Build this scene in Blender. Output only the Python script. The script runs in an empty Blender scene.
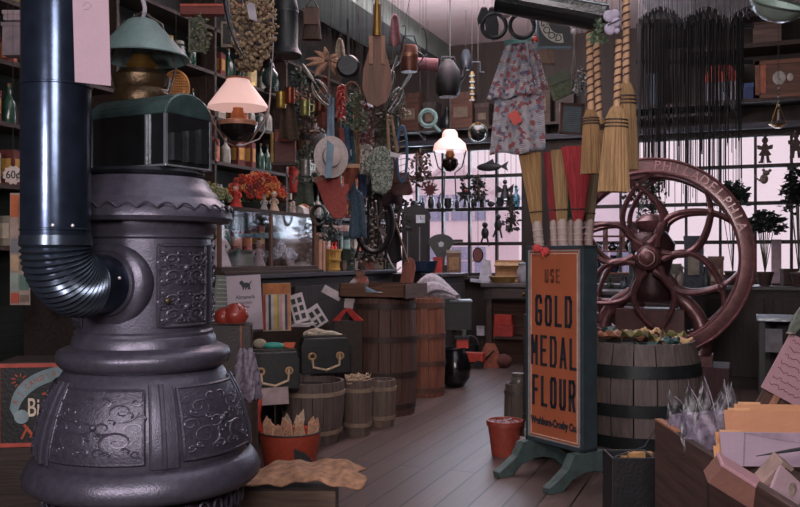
import bpy, math, random
from mathutils import Vector, Matrix
C = bpy.context.scene
R = random.Random(7)
PI = math.pi
# ---------------------------------------------------------------- camera, world, light, exposure
A = math.radians(21.8); H = 1.34; FL = 850.0; HY = 258.0
cd = bpy.data.cameras.new('camera'); cam = bpy.data.objects.new('camera', cd); C.collection.objects.link(cam)
cam.location = (0, 0, H); cam.rotation_euler = (PI/2, 0, A)
cd.sensor_width = 36; cd.lens = FL/800*36; cd.shift_y = (HY-253.5)/800; cd.clip_start = .05
C.camera = cam
C.view_settings.view_transform = 'Standard'; C.view_settings.look = 'None'
C.view_settings.exposure = 0.0; C.view_settings.gamma = 1.0; C.view_settings.use_curve_mapping = False
w = bpy.data.worlds.new('sky'); C.world = w; w.use_nodes = True
bg = w.node_tree.nodes['Background']; bg.inputs[0].default_value = (.86, .68, .76, 1); bg.inputs[1].default_value = 1.1
def area(name, loc, target, size, power, col=(1, 1, 1), sy=None):
    l = bpy.data.lights.new(name, 'AREA'); l.energy = power; l.color = col; l.size = size
    if sy: l.shape = 'RECTANGLE'; l.size_y = sy
    o = bpy.data.objects.new(name, l); C.collection.objects.link(o); o.location = loc
    o.rotation_euler = (Vector(target)-Vector(loc)).to_track_quat('-Z', 'Y').to_euler()
    return o
area('flash_lamp', (.25, -.5, 2.5), (-1.6, 5.5, .9), 1.0, 110, (1, .90, .88))
area('side_flash_lamp', (-1.6, -.65, 1.9), (-1.4, 5, 1.2), .5, 70, (1, .88, .9))
area('ceiling_fill', (-1.2, 4.2, 4.1), (-1.5, 4.6, 0), 3.0, 80, (.95, .95, 1), 5.0)  # added soft fill under the ceiling, no fixture hangs there
area('ceiling_uplight_fill', (-2.3, 6.9, 3.65), (-2.3, 7.15, 4.3), 1.2, 200, (1, .88, .92), 2.2)  # added upward fill that brightens the ceiling, in place of bounced flash
area('back_ceiling_fill', (-2.0, 8.6, 4.1), (-2.0, 8.6, 0), 3.0, 65, (.9, .94, 1), 2.5)  # another added fill, lifting the dark back of the shop
area('window_daylight', (-3.5, 11.3, 2.3), (-1.5, 5.5, .0), 1.7, 90, (.72, .82, 1), 1.4)
area('window_daylight', (-.6, 11.3, 2.3), (-1.5, 5.5, .0), 2.2, 70, (.72, .82, 1), 1.4)
# ---------------------------------------------------------------- helpers
def lin(h):
    h = h.lstrip('#'); v = [int(h[i:i+2], 16)/255 for i in (0, 2, 4)]
    return [(c/12.92 if c <= .04045 else ((c+.055)/1.055)**2.4) for c in v]
_m = {}
def M(h, r=.6, m=0., v=.25, s=14, b=.25, bs=60, wood=None, em=0., coat=0.):
    key = (h, r, m, v, s, b, bs, wood, em, coat)
    if key in _m: return _m[key]
    mt = bpy.data.materials.new('surface_'+h); mt.use_nodes = True; N = mt.node_tree.nodes; L = mt.node_tree.links
    p = N['Principled BSDF']; c = lin(h)
    tc = N.new('ShaderNodeTexCoord'); mp = N.new('ShaderNodeMapping'); L.new(tc.outputs['Object'], mp.inputs[0])
    if wood is not None:
        sc = [1, 1, 1]; sc[wood] = .08; mp.inputs['Scale'].default_value = sc
    n = N.new('ShaderNodeTexNoise'); n.inputs['Scale'].default_value = s; n.inputs['Detail'].default_value = 6; L.new(mp.outputs[0], n.inputs[0])
    rp = N.new('ShaderNodeValToRGB'); e = rp.color_ramp.elements
    e[0].position = .3; e[1].position = .7
    e[0].color = [x*(1-v) for x in c]+[1]; e[1].color = [min(1, x*(1+v)) for x in c]+[1]
    L.new(n.outputs[0], rp.inputs[0]); L.new(rp.outputs[0], p.inputs['Base Color'])
    p.inputs['Roughness'].default_value = r; p.inputs['Metallic'].default_value = m
    if coat: p.inputs['Coat Weight'].default_value = coat; p.inputs['Coat Roughness'].default_value = .15
    if b:
        n2 = N.new('ShaderNodeTexNoise'); n2.inputs['Scale'].default_value = bs; n2.inputs['Detail'].default_value = 4; L.new(mp.outputs[0], n2.inputs[0])
        bp = N.new('ShaderNodeBump'); bp.inputs['Strength'].default_value = b; bp.inputs['Distance'].default_value = .01
        L.new(n2.outputs[0], bp.inputs['Height']); L.new(bp.outputs[0], p.inputs['Normal'])
    if em:
        p.inputs['Emission Color'].default_value = c+[1]; p.inputs['Emission Strength'].default_value = em
    _m[key] = mt; return mt
def W(h, ax=2, r=.65, v=.4, s=30): return M(h, r, 0, v, s, .35, 60, ax)
def glass_mat(name='clear_glass', tint=(.93, .95, .96), gl=.045, rough=.08):
    mt = bpy.data.materials.new(name); mt.use_nodes = True; N = mt.node_tree.nodes; L = mt.node_tree.links
    N.remove(N['Principled BSDF']); t = N.new('ShaderNodeBsdfTransparent'); t.inputs[0].default_value = tint+(1,)
    g = N.new('ShaderNodeBsdfGlossy'); g.inputs['Roughness'].default_value = rough
    mx = N.new('ShaderNodeMixShader'); f = N.new('ShaderNodeLayerWeight'); f.inputs[0].default_value = .12
    ad = N.new('ShaderNodeMath'); ad.operation = 'MULTIPLY_ADD'; ad.inputs[1].default_value = .5; ad.inputs[2].default_value = gl; ad.use_clamp = True
    L.new(f.outputs[0], ad.inputs[0]); L.new(ad.outputs[0], mx.inputs[0]); L.new(t.outputs[0], mx.inputs[1]); L.new(g.outputs[0], mx.inputs[2])
    L.new(mx.outputs[0], N['Material Output'].inputs[0]); return mt
GLASS = glass_mat(); PANE = glass_mat('window_glass', (.97, .97, .98), .05, .45); CELLO = glass_mat('cellophane', (.86, .86, .9), .07, .4)
def pattern_mat(name, cols, scale=20, kind='VORONOI', r=.8, stripes=None):
    """random patches of the given colours, optional stripes (colour, scale, axis) across"""
    mt = bpy.data.materials.new(name); mt.use_nodes = True; N = mt.node_tree.nodes; L = mt.node_tree.links
    p = N['Principled BSDF']; p.inputs['Roughness'].default_value = r
    tc = N.new('ShaderNodeTexCoord'); vo = N.new('ShaderNodeTexVoronoi'); vo.inputs['Scale'].default_value = scale
    L.new(tc.outputs['Object'], vo.inputs['Vector'])
    sp = N.new('ShaderNodeSeparateColor'); L.new(vo.outputs['Color'], sp.inputs[0])
    rp = N.new('ShaderNodeValToRGB'); rp.color_ramp.interpolation = 'CONSTANT'; e = rp.color_ramp.elements
    for i, c in enumerate(cols):
        el = e[i] if i < 2 else e.new(i/len(cols))
        el.position = i/len(cols); el.color = lin(c)+[1]
    L.new(sp.outputs[0], rp.inputs[0]); out = rp.outputs[0]
    if stripes:
        wv = N.new('ShaderNodeTexWave'); wv.inputs['Scale'].default_value = stripes[1]; wv.bands_direction = stripes[2]
        wv.inputs['Distortion'].default_value = stripes[3] if len(stripes) > 3 else 0
        L.new(tc.outputs['Object'], wv.inputs[0]); mt2 = N.new('ShaderNodeMath'); mt2.operation = 'GREATER_THAN'; mt2.inputs[1].default_value = .68
        L.new(wv.outputs[1], mt2.inputs[0]); mx = N.new('ShaderNodeMix'); mx.data_type = 'RGBA'
        L.new(mt2.outputs[0], mx.inputs[0]); L.new(out, mx.inputs[6]); mx.inputs[7].default_value = lin(stripes[0])+[1]; out = mx.outputs[2]
    L.new(out, p.inputs['Base Color']); return mt
# --- pixel to place
F = Vector((-math.sin(A), math.cos(A), 0)); RT = Vector((math.cos(A), math.sin(A), 0))
def P(px, py, d):
    v = F*d+RT*(d*(px-400)/FL); v.z = H+(HY-py)*d/FL; return v
def dY(px, Y): return Y/(math.cos(A)+(px-400)/FL*math.sin(A))
def dX(px, X): return X/(-math.sin(A)+(px-400)/FL*math.cos(A))
def dZ(py, z): return (H-z)*FL/(py-HY)
S = [1.0]
class B:
    """collects shapes, then becomes ONE mesh; lengths are multiplied by s"""
    def __init__(self, s=None): self.s = S[0] if s is None else s; self.v = []; self.f = []; self.m = []; self.sm = []; self.k = 0
    def add(self, vs, fs, smooth=False, T=None):
        n = len(self.v)
        for q in vs:
            q = Vector(q)
            if T is not None: q = T @ q
            self.v.append(q*self.s)
        for f in fs: self.f.append([i+n for i in f]); self.m.append(self.k); self.sm.append(smooth)
        return self
    def box(self, c, d, rot=(0, 0, 0)):
        x, y, z = [q/2 for q in d]
        T = Matrix.Translation(c) @ (Matrix.Rotation(rot[2], 4, 'Z') @ Matrix.Rotation(rot[1], 4, 'Y') @ Matrix.Rotation(rot[0], 4, 'X'))
        vs = [(-x, -y, -z), (x, -y, -z), (x, y, -z), (-x, y, -z), (-x, -y, z), (x, -y, z), (x, y, z), (-x, y, z)]
        return self.add(vs, [(0, 3, 2, 1), (4, 5, 6, 7), (0, 1, 5, 4), (1, 2, 6, 5), (2, 3, 7, 6), (3, 0, 4, 7)], False, T)
    def bb(self, x0, x1, y0, y1, z0, z1): return self.box(((x0+x1)/2, (y0+y1)/2, (z0+z1)/2), (x1-x0, y1-y0, z1-z0))
    def lathe(self, prof, c=(0, 0, 0), seg=24, T=None, sx=1, sy=1, smooth=True):
        vs = []; fs = []; n = len(prof)
        for i in range(seg):
            a = 2*PI*i/seg
            for r, z in prof: vs.append((c[0]+r*math.cos(a)*sx, c[1]+r*math.sin(a)*sy, c[2]+z))
        for i in range(seg):
            j = (i+1) % seg
            for k in range(n-1): fs.append((i*n+k, j*n+k, j*n+k+1, i*n+k+1))
        closed = prof[0] == prof[-1]
        if prof[0][0] > 1e-6 and not closed: fs.append([i*n for i in range(seg)][::-1])
        if prof[-1][0] > 1e-6 and not closed: fs.append([i*n+n-1 for i in range(seg)])
        return self.add(vs, fs, smooth, T)
    def ball(self, c, r, seg=14, T=None):
        if not hasattr(r, '__len__'): r = (r, r, r)
        k = max(5, seg//2); pr = [(math.cos(-PI/2+PI*i/k), math.sin(-PI/2+PI*i/k)) for i in range(k+1)]
        TT = Matrix.Translation(c) @ Matrix.Diagonal((r[0], r[1], r[2], 1))
        if T is not None: TT = T @ TT
        pr[0] = (0, -1); pr[-1] = (0, 1)
        return self.lathe(pr, seg=seg, T=TT)
    def tube(self, pts, r, seg=8, closed=False, cap=True):
        pts = [Vector(p) for p in pts]; n = len(pts); rs = r if hasattr(r, '__len__') else [r]*n
        vs = []; fs = []; up = None
        for i in range(n):
            a = pts[(i-1) % n] if (closed or i > 0) else pts[i]; b = pts[(i+1) % n] if (closed or i < n-1) else pts[i]
            t = (b-a).normalized() if (b-a).length > 1e-9 else Vector((0, 0, 1))
            if up is None:
                up = Vector((0, 0, 1)) if abs(t.z) < .9 else Vector((0, 1, 0))
            u = (up-t*up.dot(t))
            u = u.normalized() if u.length > 1e-6 else t.orthogonal().normalized()
            up = u; w_ = t.cross(u)
            for k in range(seg):
                th = 2*PI*k/seg; vs.append(pts[i]+(u*math.cos(th)+w_*math.sin(th))*rs[i])
        for i in range(n if closed else n-1):
            j = (i+1) % n
            for k in range(seg): l = (k+1) % seg; fs.append((i*seg+k, i*seg+l, j*seg+l, j*seg+k))
        if not closed and cap: fs.append(list(range(seg))[::-1]); fs.append([(n-1)*seg+k for k in range(seg)])
        return self.add(vs, fs, True)
    def rod(self, a, b, r, r2=None, seg=8): return self.tube([a, b], [r, r if r2 is None else r2], seg)
    def ring(self, c, R_, r, seg=28, ax='z', s=6, sx=1, sy=1):
        pts = []
        for i in range(seg):
            a = 2*PI*i/seg; x, y = R_*math.cos(a)*sx, R_*math.sin(a)*sy
            q = {'z': (x, y, 0), 'y': (x, 0, y), 'x': (0, x, y)}[ax]; pts.append(Vector(c)+Vector(q))
        return self.tube(pts, r, s, True)
    def prism(self, pts, y0, y1, T=None, ax='y'):
        """outline in x,z pushed along y"""
        n = len(pts); q = (lambda p, y: (p[0], y, p[1])) if ax == 'y' else ((lambda p, y: (p[0], p[1], y)) if ax == 'z' else (lambda p, y: (y, p[0], p[1])))
        vs = [q(p, y0) for p in pts]+[q(p, y1) for p in pts]
        fs = [list(range(n)), list(range(n, 2*n))[::-1]]+[(i, i+n, (i+1) % n+n, (i+1) % n) for i in range(n)]
        return self.add(vs, fs, False, T)
    def sheet(self, fn, nu, nv, th=0, smooth=True):
        vs = [fn(i/nu, j/nv) for j in range(nv+1) for i in range(nu+1)]
        fs = [(j*(nu+1)+i, j*(nu+1)+i+1, (j+1)*(nu+1)+i+1, (j+1)*(nu+1)+i) for j in range(nv) for i in range(nu)]
        return self.add(vs, fs, smooth)
def obj(name, b, mats, parent=None, bev=0, thick=0, label=None):
    me = bpy.data.meshes.new(name); me.from_pydata([tuple(v) for v in b.v], [], b.f); me.update()
    for mt in (mats if isinstance(mats, (list, tuple)) else [mats]): me.materials.append(mt)
    me.polygons.foreach_set('material_index', b.m); me.polygons.foreach_set('use_smooth', b.sm)
    if any(b.sm): me.set_sharp_from_angle(angle=math.radians(45))
    o = bpy.data.objects.new(name, me); C.collection.objects.link(o)
    if parent is not None: o.parent = parent
    if thick: md = o.modifiers.new('t', 'SOLIDIFY'); md.thickness = thick; md.offset = 0
    if bev: md = o.modifiers.new('b', 'BEVEL'); md.width = bev; md.segments = 2; md.limit_method = 'ANGLE'
    if label: o['label'] = label
    return o
def tags(o, label, cat, group=None):
    o['label'] = label; o['category'] = cat
    if group: o['group'] = group
    return o
def thing(name, label, cat, loc, rz=A, group=None):
    o = bpy.data.objects.new(name, None); C.collection.objects.link(o); o.empty_display_size = .1
    o.location = loc; o.rotation_euler = (0, 0, rz); return tags(o, label, cat, group)
def T(name, label, cat, px, py, d, rz=A, group=None):
    """an Empty where the pixel's ray reaches depth d; lengths that follow are in 1/850 of d"""
    S[0] = d/FL; return thing(name, label, cat, P(px, py, d), rz, group)
def solo(name, b, mats, label, cat, loc, rz=A, group=None, bev=0, thick=0):
    o = obj(name, b, mats, None, bev, thick); o.location = loc; o.rotation_euler = (0, 0, rz); return tags(o, label, cat, group)
def struct(name, b, mats, bev=0):
    o = obj(name, b, mats, None, bev); o['kind'] = 'structure'; return o
def dup(root, loc, rz=None, label=None, group=None, sc=None):
    r = root.copy(); C.collection.objects.link(r); r.location = loc
    if rz is not None: r.rotation_euler = (0, 0, rz)
    if label: r['label'] = label
    if group: r['group'] = group
    if sc: r.scale = (sc, sc, sc)
    for ch in list(root.children):
        c = ch.copy(); C.collection.objects.link(c); c.parent = r
        for g in list(ch.children): d_ = g.copy(); C.collection.objects.link(d_); d_.parent = c
    return r
def text(s, size, mt, parent, loc, rot=(PI/2, 0, 0), sx=1., bold=0., ext=.001, name='lettering', align='CENTER', sp=1.):
    cu = bpy.data.curves.new('t', 'FONT'); cu.body = s; cu.size = size; cu.offset = bold; cu.extrude = ext; cu.align_x = align; cu.align_y = 'CENTER'; cu.space_character = sp
    to = bpy.data.objects.new('t', cu); C.collection.objects.link(to); bpy.context.view_layer.update()
    me = bpy.data.meshes.new_from_object(to.evaluated_get(bpy.context.evaluated_depsgraph_get())); bpy.data.objects.remove(to)
    me.materials.clear(); me.materials.append(mt); o = bpy.data.objects.new(name, me); C.collection.objects.link(o)
    o.parent = parent; o.location = loc; o.rotation_euler = rot; o.scale = (sx, 1, 1); return o
def bez(a, b, c, n=10): a, b, c = Vector(a), Vector(b), Vector(c); return [a*(1-t)**2+b*2*t*(1-t)+c*t*t for t in [i/n for i in range(n+1)]]
def cord(root, z0, z1=None, x=0, y=0, r=.3, mt=None, name='cord'):
    """a string from the thing up to the ceiling"""
    if z1 is None: z1 = (4.2-root.location.z)/S[0]
    return obj(name, B().rod((x, y, z0), (x, y, z1), r*.7, seg=5), mt or STRING, root)
STRING = M('332c28', .9); BLACK = M('1c1d20', .5, 0, .2); IRON = M('2a2d35', .38, .5, .25); DARKW = W('33261f', 1); BRASS = M('8a6a38', .35, .8)
# ---------------------------------------------------------------- room
XL, XR, YB, YF, ZC = -4.7, 1.9, 10.9, -1.6, 4.2
def floor_mat():
    mt = bpy.data.materials.new('floor_boards'); mt.use_nodes = True; N = mt.node_tree.nodes; L = mt.node_tree.links; p = N['Principled BSDF']
    tc = N.new('ShaderNodeTexCoord'); mp = N.new('ShaderNodeMapping'); mp.inputs['Rotation'].default_value = (0, 0, PI/2); L.new(tc.outputs['Object'], mp.inputs[0])
    br = N.new('ShaderNodeTexBrick'); br.inputs['Scale'].default_value = 1; br.inputs['Brick Width'].default_value = 3.4; br.inputs['Row Height'].default_value = .17
    br.inputs['Mortar Size'].default_value = .006; br.inputs['Color1'].default_value = lin('64534f')+[1]; br.inputs['Color2'].default_value = lin('50423f')+[1]; br.inputs['Mortar'].default_value = lin('1d1817')+[1]
    L.new(mp.outputs[0], br.inputs[0])
    m2 = N.new('ShaderNodeMapping'); m2.inputs['Scale'].default_value = (1, .06, 1); L.new(tc.outputs['Object'], m2.inputs[0])
    n = N.new('ShaderNodeTexNoise'); n.inputs['Scale'].default_value = 35; n.inputs['Detail'].default_value = 8; L.new(m2.outputs[0], n.inputs[0])
    rp = N.new('ShaderNodeValToRGB'); rp.color_ramp.elements[0].color = (.55, .55, .55, 1); rp.color_ramp.elements[1].color = (1.25, 1.25, 1.25, 1); L.new(n.outputs[0], rp.inputs[0])
    mx = N.new('ShaderNodeMix'); mx.data_type = 'RGBA'; mx.blend_type = 'MULTIPLY'; mx.inputs[0].default_value = 1; L.new(br.outputs[0], mx.inputs[6]); L.new(rp.outputs[0], mx.inputs[7])
    L.new(mx.outputs[2], p.inputs['Base Color']); p.inputs['Roughness'].default_value = .42
    bp = N.new('ShaderNodeBump'); bp.inputs['Strength'].default_value = .35; bp.inputs['Distance'].default_value = .01; L.new(mx.outputs[2], bp.inputs['Height']); L.new(bp.outputs[0], p.inputs['Normal'])
    return mt
struct('floor', B(1).bb(XL-.15, XR+.15, YF-.15, YB+.15, -.1, 0), floor_mat())
struct('ceiling', B(1).bb(XL-.15, XR+.15, YF-.15, YB+.15, ZC, ZC+.1), M('cdbcc0', .8, 0, .06, 4, .1))
WALL = W('2f2522', 2, .8, .3, 12)
struct('wall_left', B(1).bb(XL-.15, XL, YF, YB, 0, ZC), W('2f2826', 1, .8))
struct('wall_right', B(1).bb(XR, XR+.15, YF, YB, 0, ZC), W('352b28', 1, .8))
struct('wall_front', B(1).bb(XL, XR, YF-.15, YF, 0, ZC), M('8a7c74', .9))
b = B(1); W1 = (-4.5, -2.62); W2 = (-1.78, .95); z0, z1 = 1.1, 2.82
for x0, x1, a, c in ((XL, W1[0], 0, ZC), (W1[1], W2[0], 0, ZC), (W2[1], XR, 0, ZC), (W1[0], W1[1], 0, z0), (W2[0], W2[1], 0, z0), (W1[0], W1[1], z1, ZC), (W2[0], W2[1], z1, ZC)):
    b.bb(x0, x1, YB, YB+.15, a, c)
struct('wall_back', b, WALL)
FR = W('2a2422', 2)
for i, (wn, nc) in enumerate(((W1, 5), (W2, 7))):
    b = B(1); x0, x1 = wn
    for k in range(nc+1): x = x0+(x1-x0)*k/nc; t = .035 if k in (0, nc) else .016; b.bb(x-t, x+t, YB+.02, YB+.09, z0, z1)
    for z in (z0+.02, 1.53, 1.99, 2.43, z1-.02): b.bb(x0, x1, YB+.025, YB+.085, z-.022, z+.022)
    wo = struct('window_%d' % (i+1), b, FR)
    g = obj('window_pane', B(1).bb(x0, x1, YB+.054, YB+.058, z0, z1), PANE, wo); g['kind'] = 'structure'
    g = obj('window_sill', B(1).bb(x0-.05, x1+.05, YB-.14, YB+.02, z0-.05, z0), W('3a2d27', 0), wo); g['kind'] = 'structure'
# beams
struct('ceiling_beam_1', B(1).bb(-4.24, -3.63, YF, YB, 3.93, ZC), M('59605c', .7, 0, .15, 5))
struct('ceiling_beam_2', B(1).bb(-.9, -.45, YF, YB, 3.9, ZC), M('3d3a38', .8))
struct('trim_back', B(1).bb(XL, XR, YB-.1, YB, 2.86, 2.93), W('3c3d46', 0))
# outside
struct('ground', B(1).bb(-60, 60, YB+.2, 90, -.6, -.5), M('e6dade', .9, 0, .1, 1))
def house(x, y, wd, dp, ht, col, label):
    y += 0
    t = thing('house', label, 'house', (x, y, -.5), 0); b = B(1)
    b.bb(-wd/2, wd/2, 0, dp, 0, ht); b.prism([(-wd/2, ht), (wd/2, ht), (0, ht+wd*.35)], 0, dp); obj('wall', b, M(col, .8, 0, .05, 2), t)
    for sx in (-1, 1):
        b = B(1); b.box((sx*wd*.27, dp/2, ht+wd*.19), (wd*.66, dp+.5, .12), (0, sx*math.radians(35), 0)); obj('roof', b, M('e8dce0', .8), t)
    for sx in (-.3, 0, .3):
        for z in (1.2, 3.4):
            if z+1 < ht:
                f = obj('window', B(1).bb(sx*wd-.5, sx*wd+.5, -.06, .02, z, z+1.1), M('9aa2bf', .5), t); obj('window_frame', B(1).bb(sx*wd-.05, sx*wd+.05, -.1, -.05, z, z+1.1).bb(sx*wd-.5, sx*wd+.5, -.1, -.05, z+.5, z+.56), M('d8ccd4'), f)
house(-11.3, 34, 3.4, 5, 4.6, 'f0e6ea', 'pale house with bluish windows, seen through the left window of the shop')
house(-4.75, 34, 2.6, 5, 4.2, 'ece6ee', 'pale house with blue windows, seen outside just right of the hanging brooms')
# ================================================================ counters and shelves
def cabinet(name, label, x0, x1, y0, y1, z, face='x1', col='2c2321', panels=4):
    t = thing(name, label, 'counter', (x0, y0, 0), 0); dx, dy = x1-x0, y1-y0; S[0] = 1
    obj('body', B().bb(0, dx-.03, .0, dy, 0, z-.04), W(col, 1), t)
    obj('worktop', B().bb(-.0, dx+.02, -.02, dy+.02, z-.04, z), M('292427', .35, 0, .2), t, .006)
    for k in range(panels):
        b = B()
        if face == 'x1':
            w_ = dy/panels; b.bb(dx-.03, dx-.01, k*w_+.04, (k+1)*w_-.04, .12, z-.12)
        else:
            w_ = dx/panels; b.bb(k*w_+.04, (k+1)*w_-.04, -.02, 0, .12, z-.12)
        obj('door', b, W(col, 2), t, .006)
    return t
cabinet('shop_counter', 'long dark wooden counter along the left wall under the glass case', -4.3, -3.6, 4.2, 8.85, 1.21)
cabinet('shop_counter', 'dark far end counter carrying the scale and mantel clock', -3.95, -3.1, 8.95, 9.95, 1.16, panels=1)
# low bench in front of the left counter
t = thing('display_bench', 'low two-step dark display bench in front of the left counter, holding bags and games', 'bench', (-3.58, 4.95, 0), 0); S[0] = 1
obj('upper_shelf', B().bb(0, .27, 0, 1.65, .77, .8), DARKW, t); obj('lower_shelf', B().bb(.27, .45, 0, 1.65, .39, .42), DARKW, t)
obj('riser', B().bb(.25, .27, 0, 1.65, 0, .77), DARKW, t); obj('end_panel', B().bb(0, .45, -.02, 0, 0, .42), DARKW, t)
obj('end_panel', B().bb(0, .27, 1.65, 1.67, 0, .77), DARKW, t)
# back counter under the window
t = thing('window_counter', 'long low table with goods beneath it, standing under the left window', 'table', (-3.0, 10.2, 0), 0); S[0] = 1
obj('tabletop', B().bb(0, 2.3, 0, .5, .98, 1.03), M('564e50', .4), t, .005); obj('drawer_front', B().bb(.05, 2.25, .03, .06, .82, .98), W('2a2321', 0), t)
for x in (.06, 1.1, 2.2): obj('leg', B().bb(x, x+.07, .04, .11, 0, .82), DARKW, t)
for x in (.55, 1.65):
    k = obj('drawer', B().bb(x-.4, x+.4, .005, .03, .84, .96), W('3a302c', 0), t, .004); obj('knob', B().ball((x, -.01, .9), .02), BRASS, k)
obj('lower_shelf', B().bb(.1, 2.2, .1, .48, .33, .36), DARKW, t); obj('back_panel', B().bb(0, 2.3, .47, .49, 0, .98), W('63453a', 0), t)
# wall shelving left
t = thing('wall_shelving', 'tall dark wooden shelving covering the left wall, crammed with goods', 'shelf', (XL, 3.9, 0), 0); S[0] = 1
LV = (1.42, 1.82, 2.22, 2.62, 3.02, 3.42)
for z in LV: obj('shelf', B().bb(.0, .3, 0, 6.6, z-.03, z), DARKW, t)
for y in (0, 1.3, 2.6, 3.9, 5.2, 6.57): obj('upright', B().bb(.0, .3, y, y+.03, 0, 3.8), DARKW, t)
obj('back_panel', B().bb(0, .02, 0, 6.6, 0, 3.8), W('1c201f', 1), t)
ords = ('lowest', 'second lowest', 'third', 'fourth', 'fifth', 'top')
def can(h, r, col, lab):
    b = B(1).lathe([(r, 0), (r, h*.02), (r*.97, h*.03), (r*.97, h*.97), (r, h*.98), (r, h)], seg=16); b2 = B(1).lathe([(r*.985, h*.2), (r*.985, h*.75)], seg=16)
    o = solo('food_tin', b, M(col, .35, .5), '', 'tin', (0, 0, -5), 0); obj('paper_label', b2, M(lab, .7), o); return o
def bottle(h, r, col):
    b = B(1).lathe([(r*.9, 0), (r, h*.03), (r, h*.55), (r*.8, h*.66), (r*.33, h*.76), (r*.3, h*.93), (r*.38, h*.94), (r*.38, h*.98)], seg=14)
    o = solo('glass_bottle', b, M(col, .15, 0, .2, coat=.5), '', 'bottle', (0, 0, -5), 0); obj('stopper', B(1).lathe([(r*.26, h*.94), (r*.3, h*1.06)], seg=10), M('6b4a30'), o); return o
def carton(w_, d_, h, col, lab):
    o = solo('carton', B(1).bb(-w_/2, w_/2, -d_/2, d_/2, 0, h), M(col, .8), '', 'box', (0, 0, -5), 0, bev=.003)
    obj('paper_label', B(1).bb(-w_*.35, w_*.35, -d_/2-.003, -d_/2-.001, h*.25, h*.75).bb(w_/2+.001, w_/2+.003, -d_*.35, d_*.35, h*.25, h*.75), M(lab, .8), o); return o
def jar(h, r, col, lid):
    o = solo('glass_jar', B(1).lathe([(r*.9, 0), (r, h*.05), (r, h*.7), (r*.75, h*.82)], seg=14), M(col, .2, 0, .4, 60, coat=.4), '', 'jar', (0, 0, -5), 0)
    obj('lid', B(1).lathe([(r*.8, h*.82), (r*.8, h*.96), (r*.3, h*1.0)], seg=14), M(lid, .4, .4), o); return o
protos = [(can(.2, .06, 'a08c4e', 'b9a878'), 'gold tin with a pale label', 'gold food tins', .07), (can(.17, .055, '7b3a2e', 'a86a4a'), 'rust red tin with an orange label', 'rust red food tins', .065),
          (bottle(.26, .045, '2c4a3c'), 'dark green stoppered bottle', 'green bottles', .055), (bottle(.24, .045, '8f8f86'), 'cloudy pale bottle with cork', 'pale bottles', .055),
          (carton(.14, .1, .19, '8a8478', 'c0b4a4'), 'drab grey carton with cream label', 'drab cartons', .08), (carton(.13, .1, .22, '5a2622', 'a8803c'), 'dark red carton with gold label', 'dark red cartons', .075),
          (jar(.2, .06, '3f4f4a', '7a7a72'), 'murky glass jar with metal lid', 'lidded jars', .07), (can(.22, .06, '46645e', '8ba39a'), 'teal tin with a pale green label', 'teal tins', .07)]
first = [True]*len(protos); cnt = {}
def stock(x, y, z, lo, where, gw, sc=1.):
    i = R.randrange(len(protos)) if lo is None else lo
    o, lab, g, rr = protos[i]
    q = o if first[i] else dup(o, (x, y, z), 0)
    first[i] = False; q.location = (x, y, z); q.rotation_euler = (0, 0, R.uniform(-.3, .3)); q['label'] = f'{lab} {where}'; q['group'] = f'{g} {gw}'; q.scale = (sc, sc, sc*R.uniform(.9, 1.1))
    return rr*sc
for li, z in enumerate(LV[:5]):
    y = 5.75
    while y < 9.9:
        if any(abs(y-3.9-u) < .1 for u in (1.3, 2.6, 3.9, 5.2, 6.57)): y += .1; continue
        sc = R.uniform(.85, 1.15)
        r_ = stock(XL+.2, y, z, None, f'on the {ords[li]} shelf of the wall shelving', f'on the {ords[li]} wall shelf', sc); y += r_*2+R.uniform(.02, .1)
    for k, y in enumerate((4.1, 4.27, 4.43)):
        stock(XL+.2, y, z, (0, 4, 5, 2, 1)[(li+k) % 5], f'on the {ords[li]} shelf, left of the stove pipe', f'left of the stove pipe, {ords[li]} shelf')
# ================================================================ stove
S[0] = 3.2/FL; sx0, sy0 = 145, 258+H*FL/3.2
ST = P(sx0, sy0, 3.2); ST.z = 0
t = thing('parlor_stove', 'large ornate grey cast iron stove with a stovepipe elbow at its side', 'stove', ST, A)
IRONS = M('4b4957', .36, .55, .16, 40, .14, 160); IRON2 = M('413f4c', .4, .5, .2, 50, .2, 120)
zz = lambda y: sy0-y
obj('base_ring', B().lathe([(101, zz(448)), (107, zz(453)), (111, zz(459)), (114, zz(467)), (113, zz(473)), (108, zz(478)), (96, zz(481)), (92, zz(481))], seg=72), IRONS, t)
b = B().lathe([(92, zz(481)), (94, zz(488)), (94, zz(522)), (88, zz(530))], seg=64); obj('skirt', b, M('15151a', .6), t)
b = B()
for i in range(36):
    a = 2*PI*i/36; c = Vector((96*math.cos(a), 96*math.sin(a), zz(492))); tx = Vector((-math.sin(a), math.cos(a), 0))
    b.tube([c+tx*5.5*math.cos(u*PI/5)+Vector((0, 0, 8*math.sin(u*PI/5))) for u in range(10)], 1.6, 5, True)
obj('fretwork', b, IRON2, t)
for a in (-2.2, -.94, .94, 2.2):
    c = Vector((math.cos(a), math.sin(a), 0)); b = B().tube([c*88+Vector((0, 0, zz(522))), c*104+Vector((0, 0, zz(545))), c*100+Vector((0, 0, 40))*.6, c*112+Vector((0, 0, 4))], [14, 12, 7, 6], 10); b.lathe([(9, 0), (9, 4)], c=c*112, seg=12)
    obj('leg', b, IRON2, t)
fp = [(101, 450), (102, 442), (101, 430), (98, 417), (94, 403), (89, 390), (83, 378), (77, 368)]
def fpr(y):
    for (r0, y0), (r1, y1) in zip(fp, fp[1:]):
        if y1 <= y <= y0: return r0+(r1-r0)*(y0-y)/(y0-y1)
    return 100
obj('firepot', B().lathe([(98, zz(452))]+[(r, zz(y)) for r, y in fp]+[(74, zz(365))], seg=64), IRONS, t)
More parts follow.
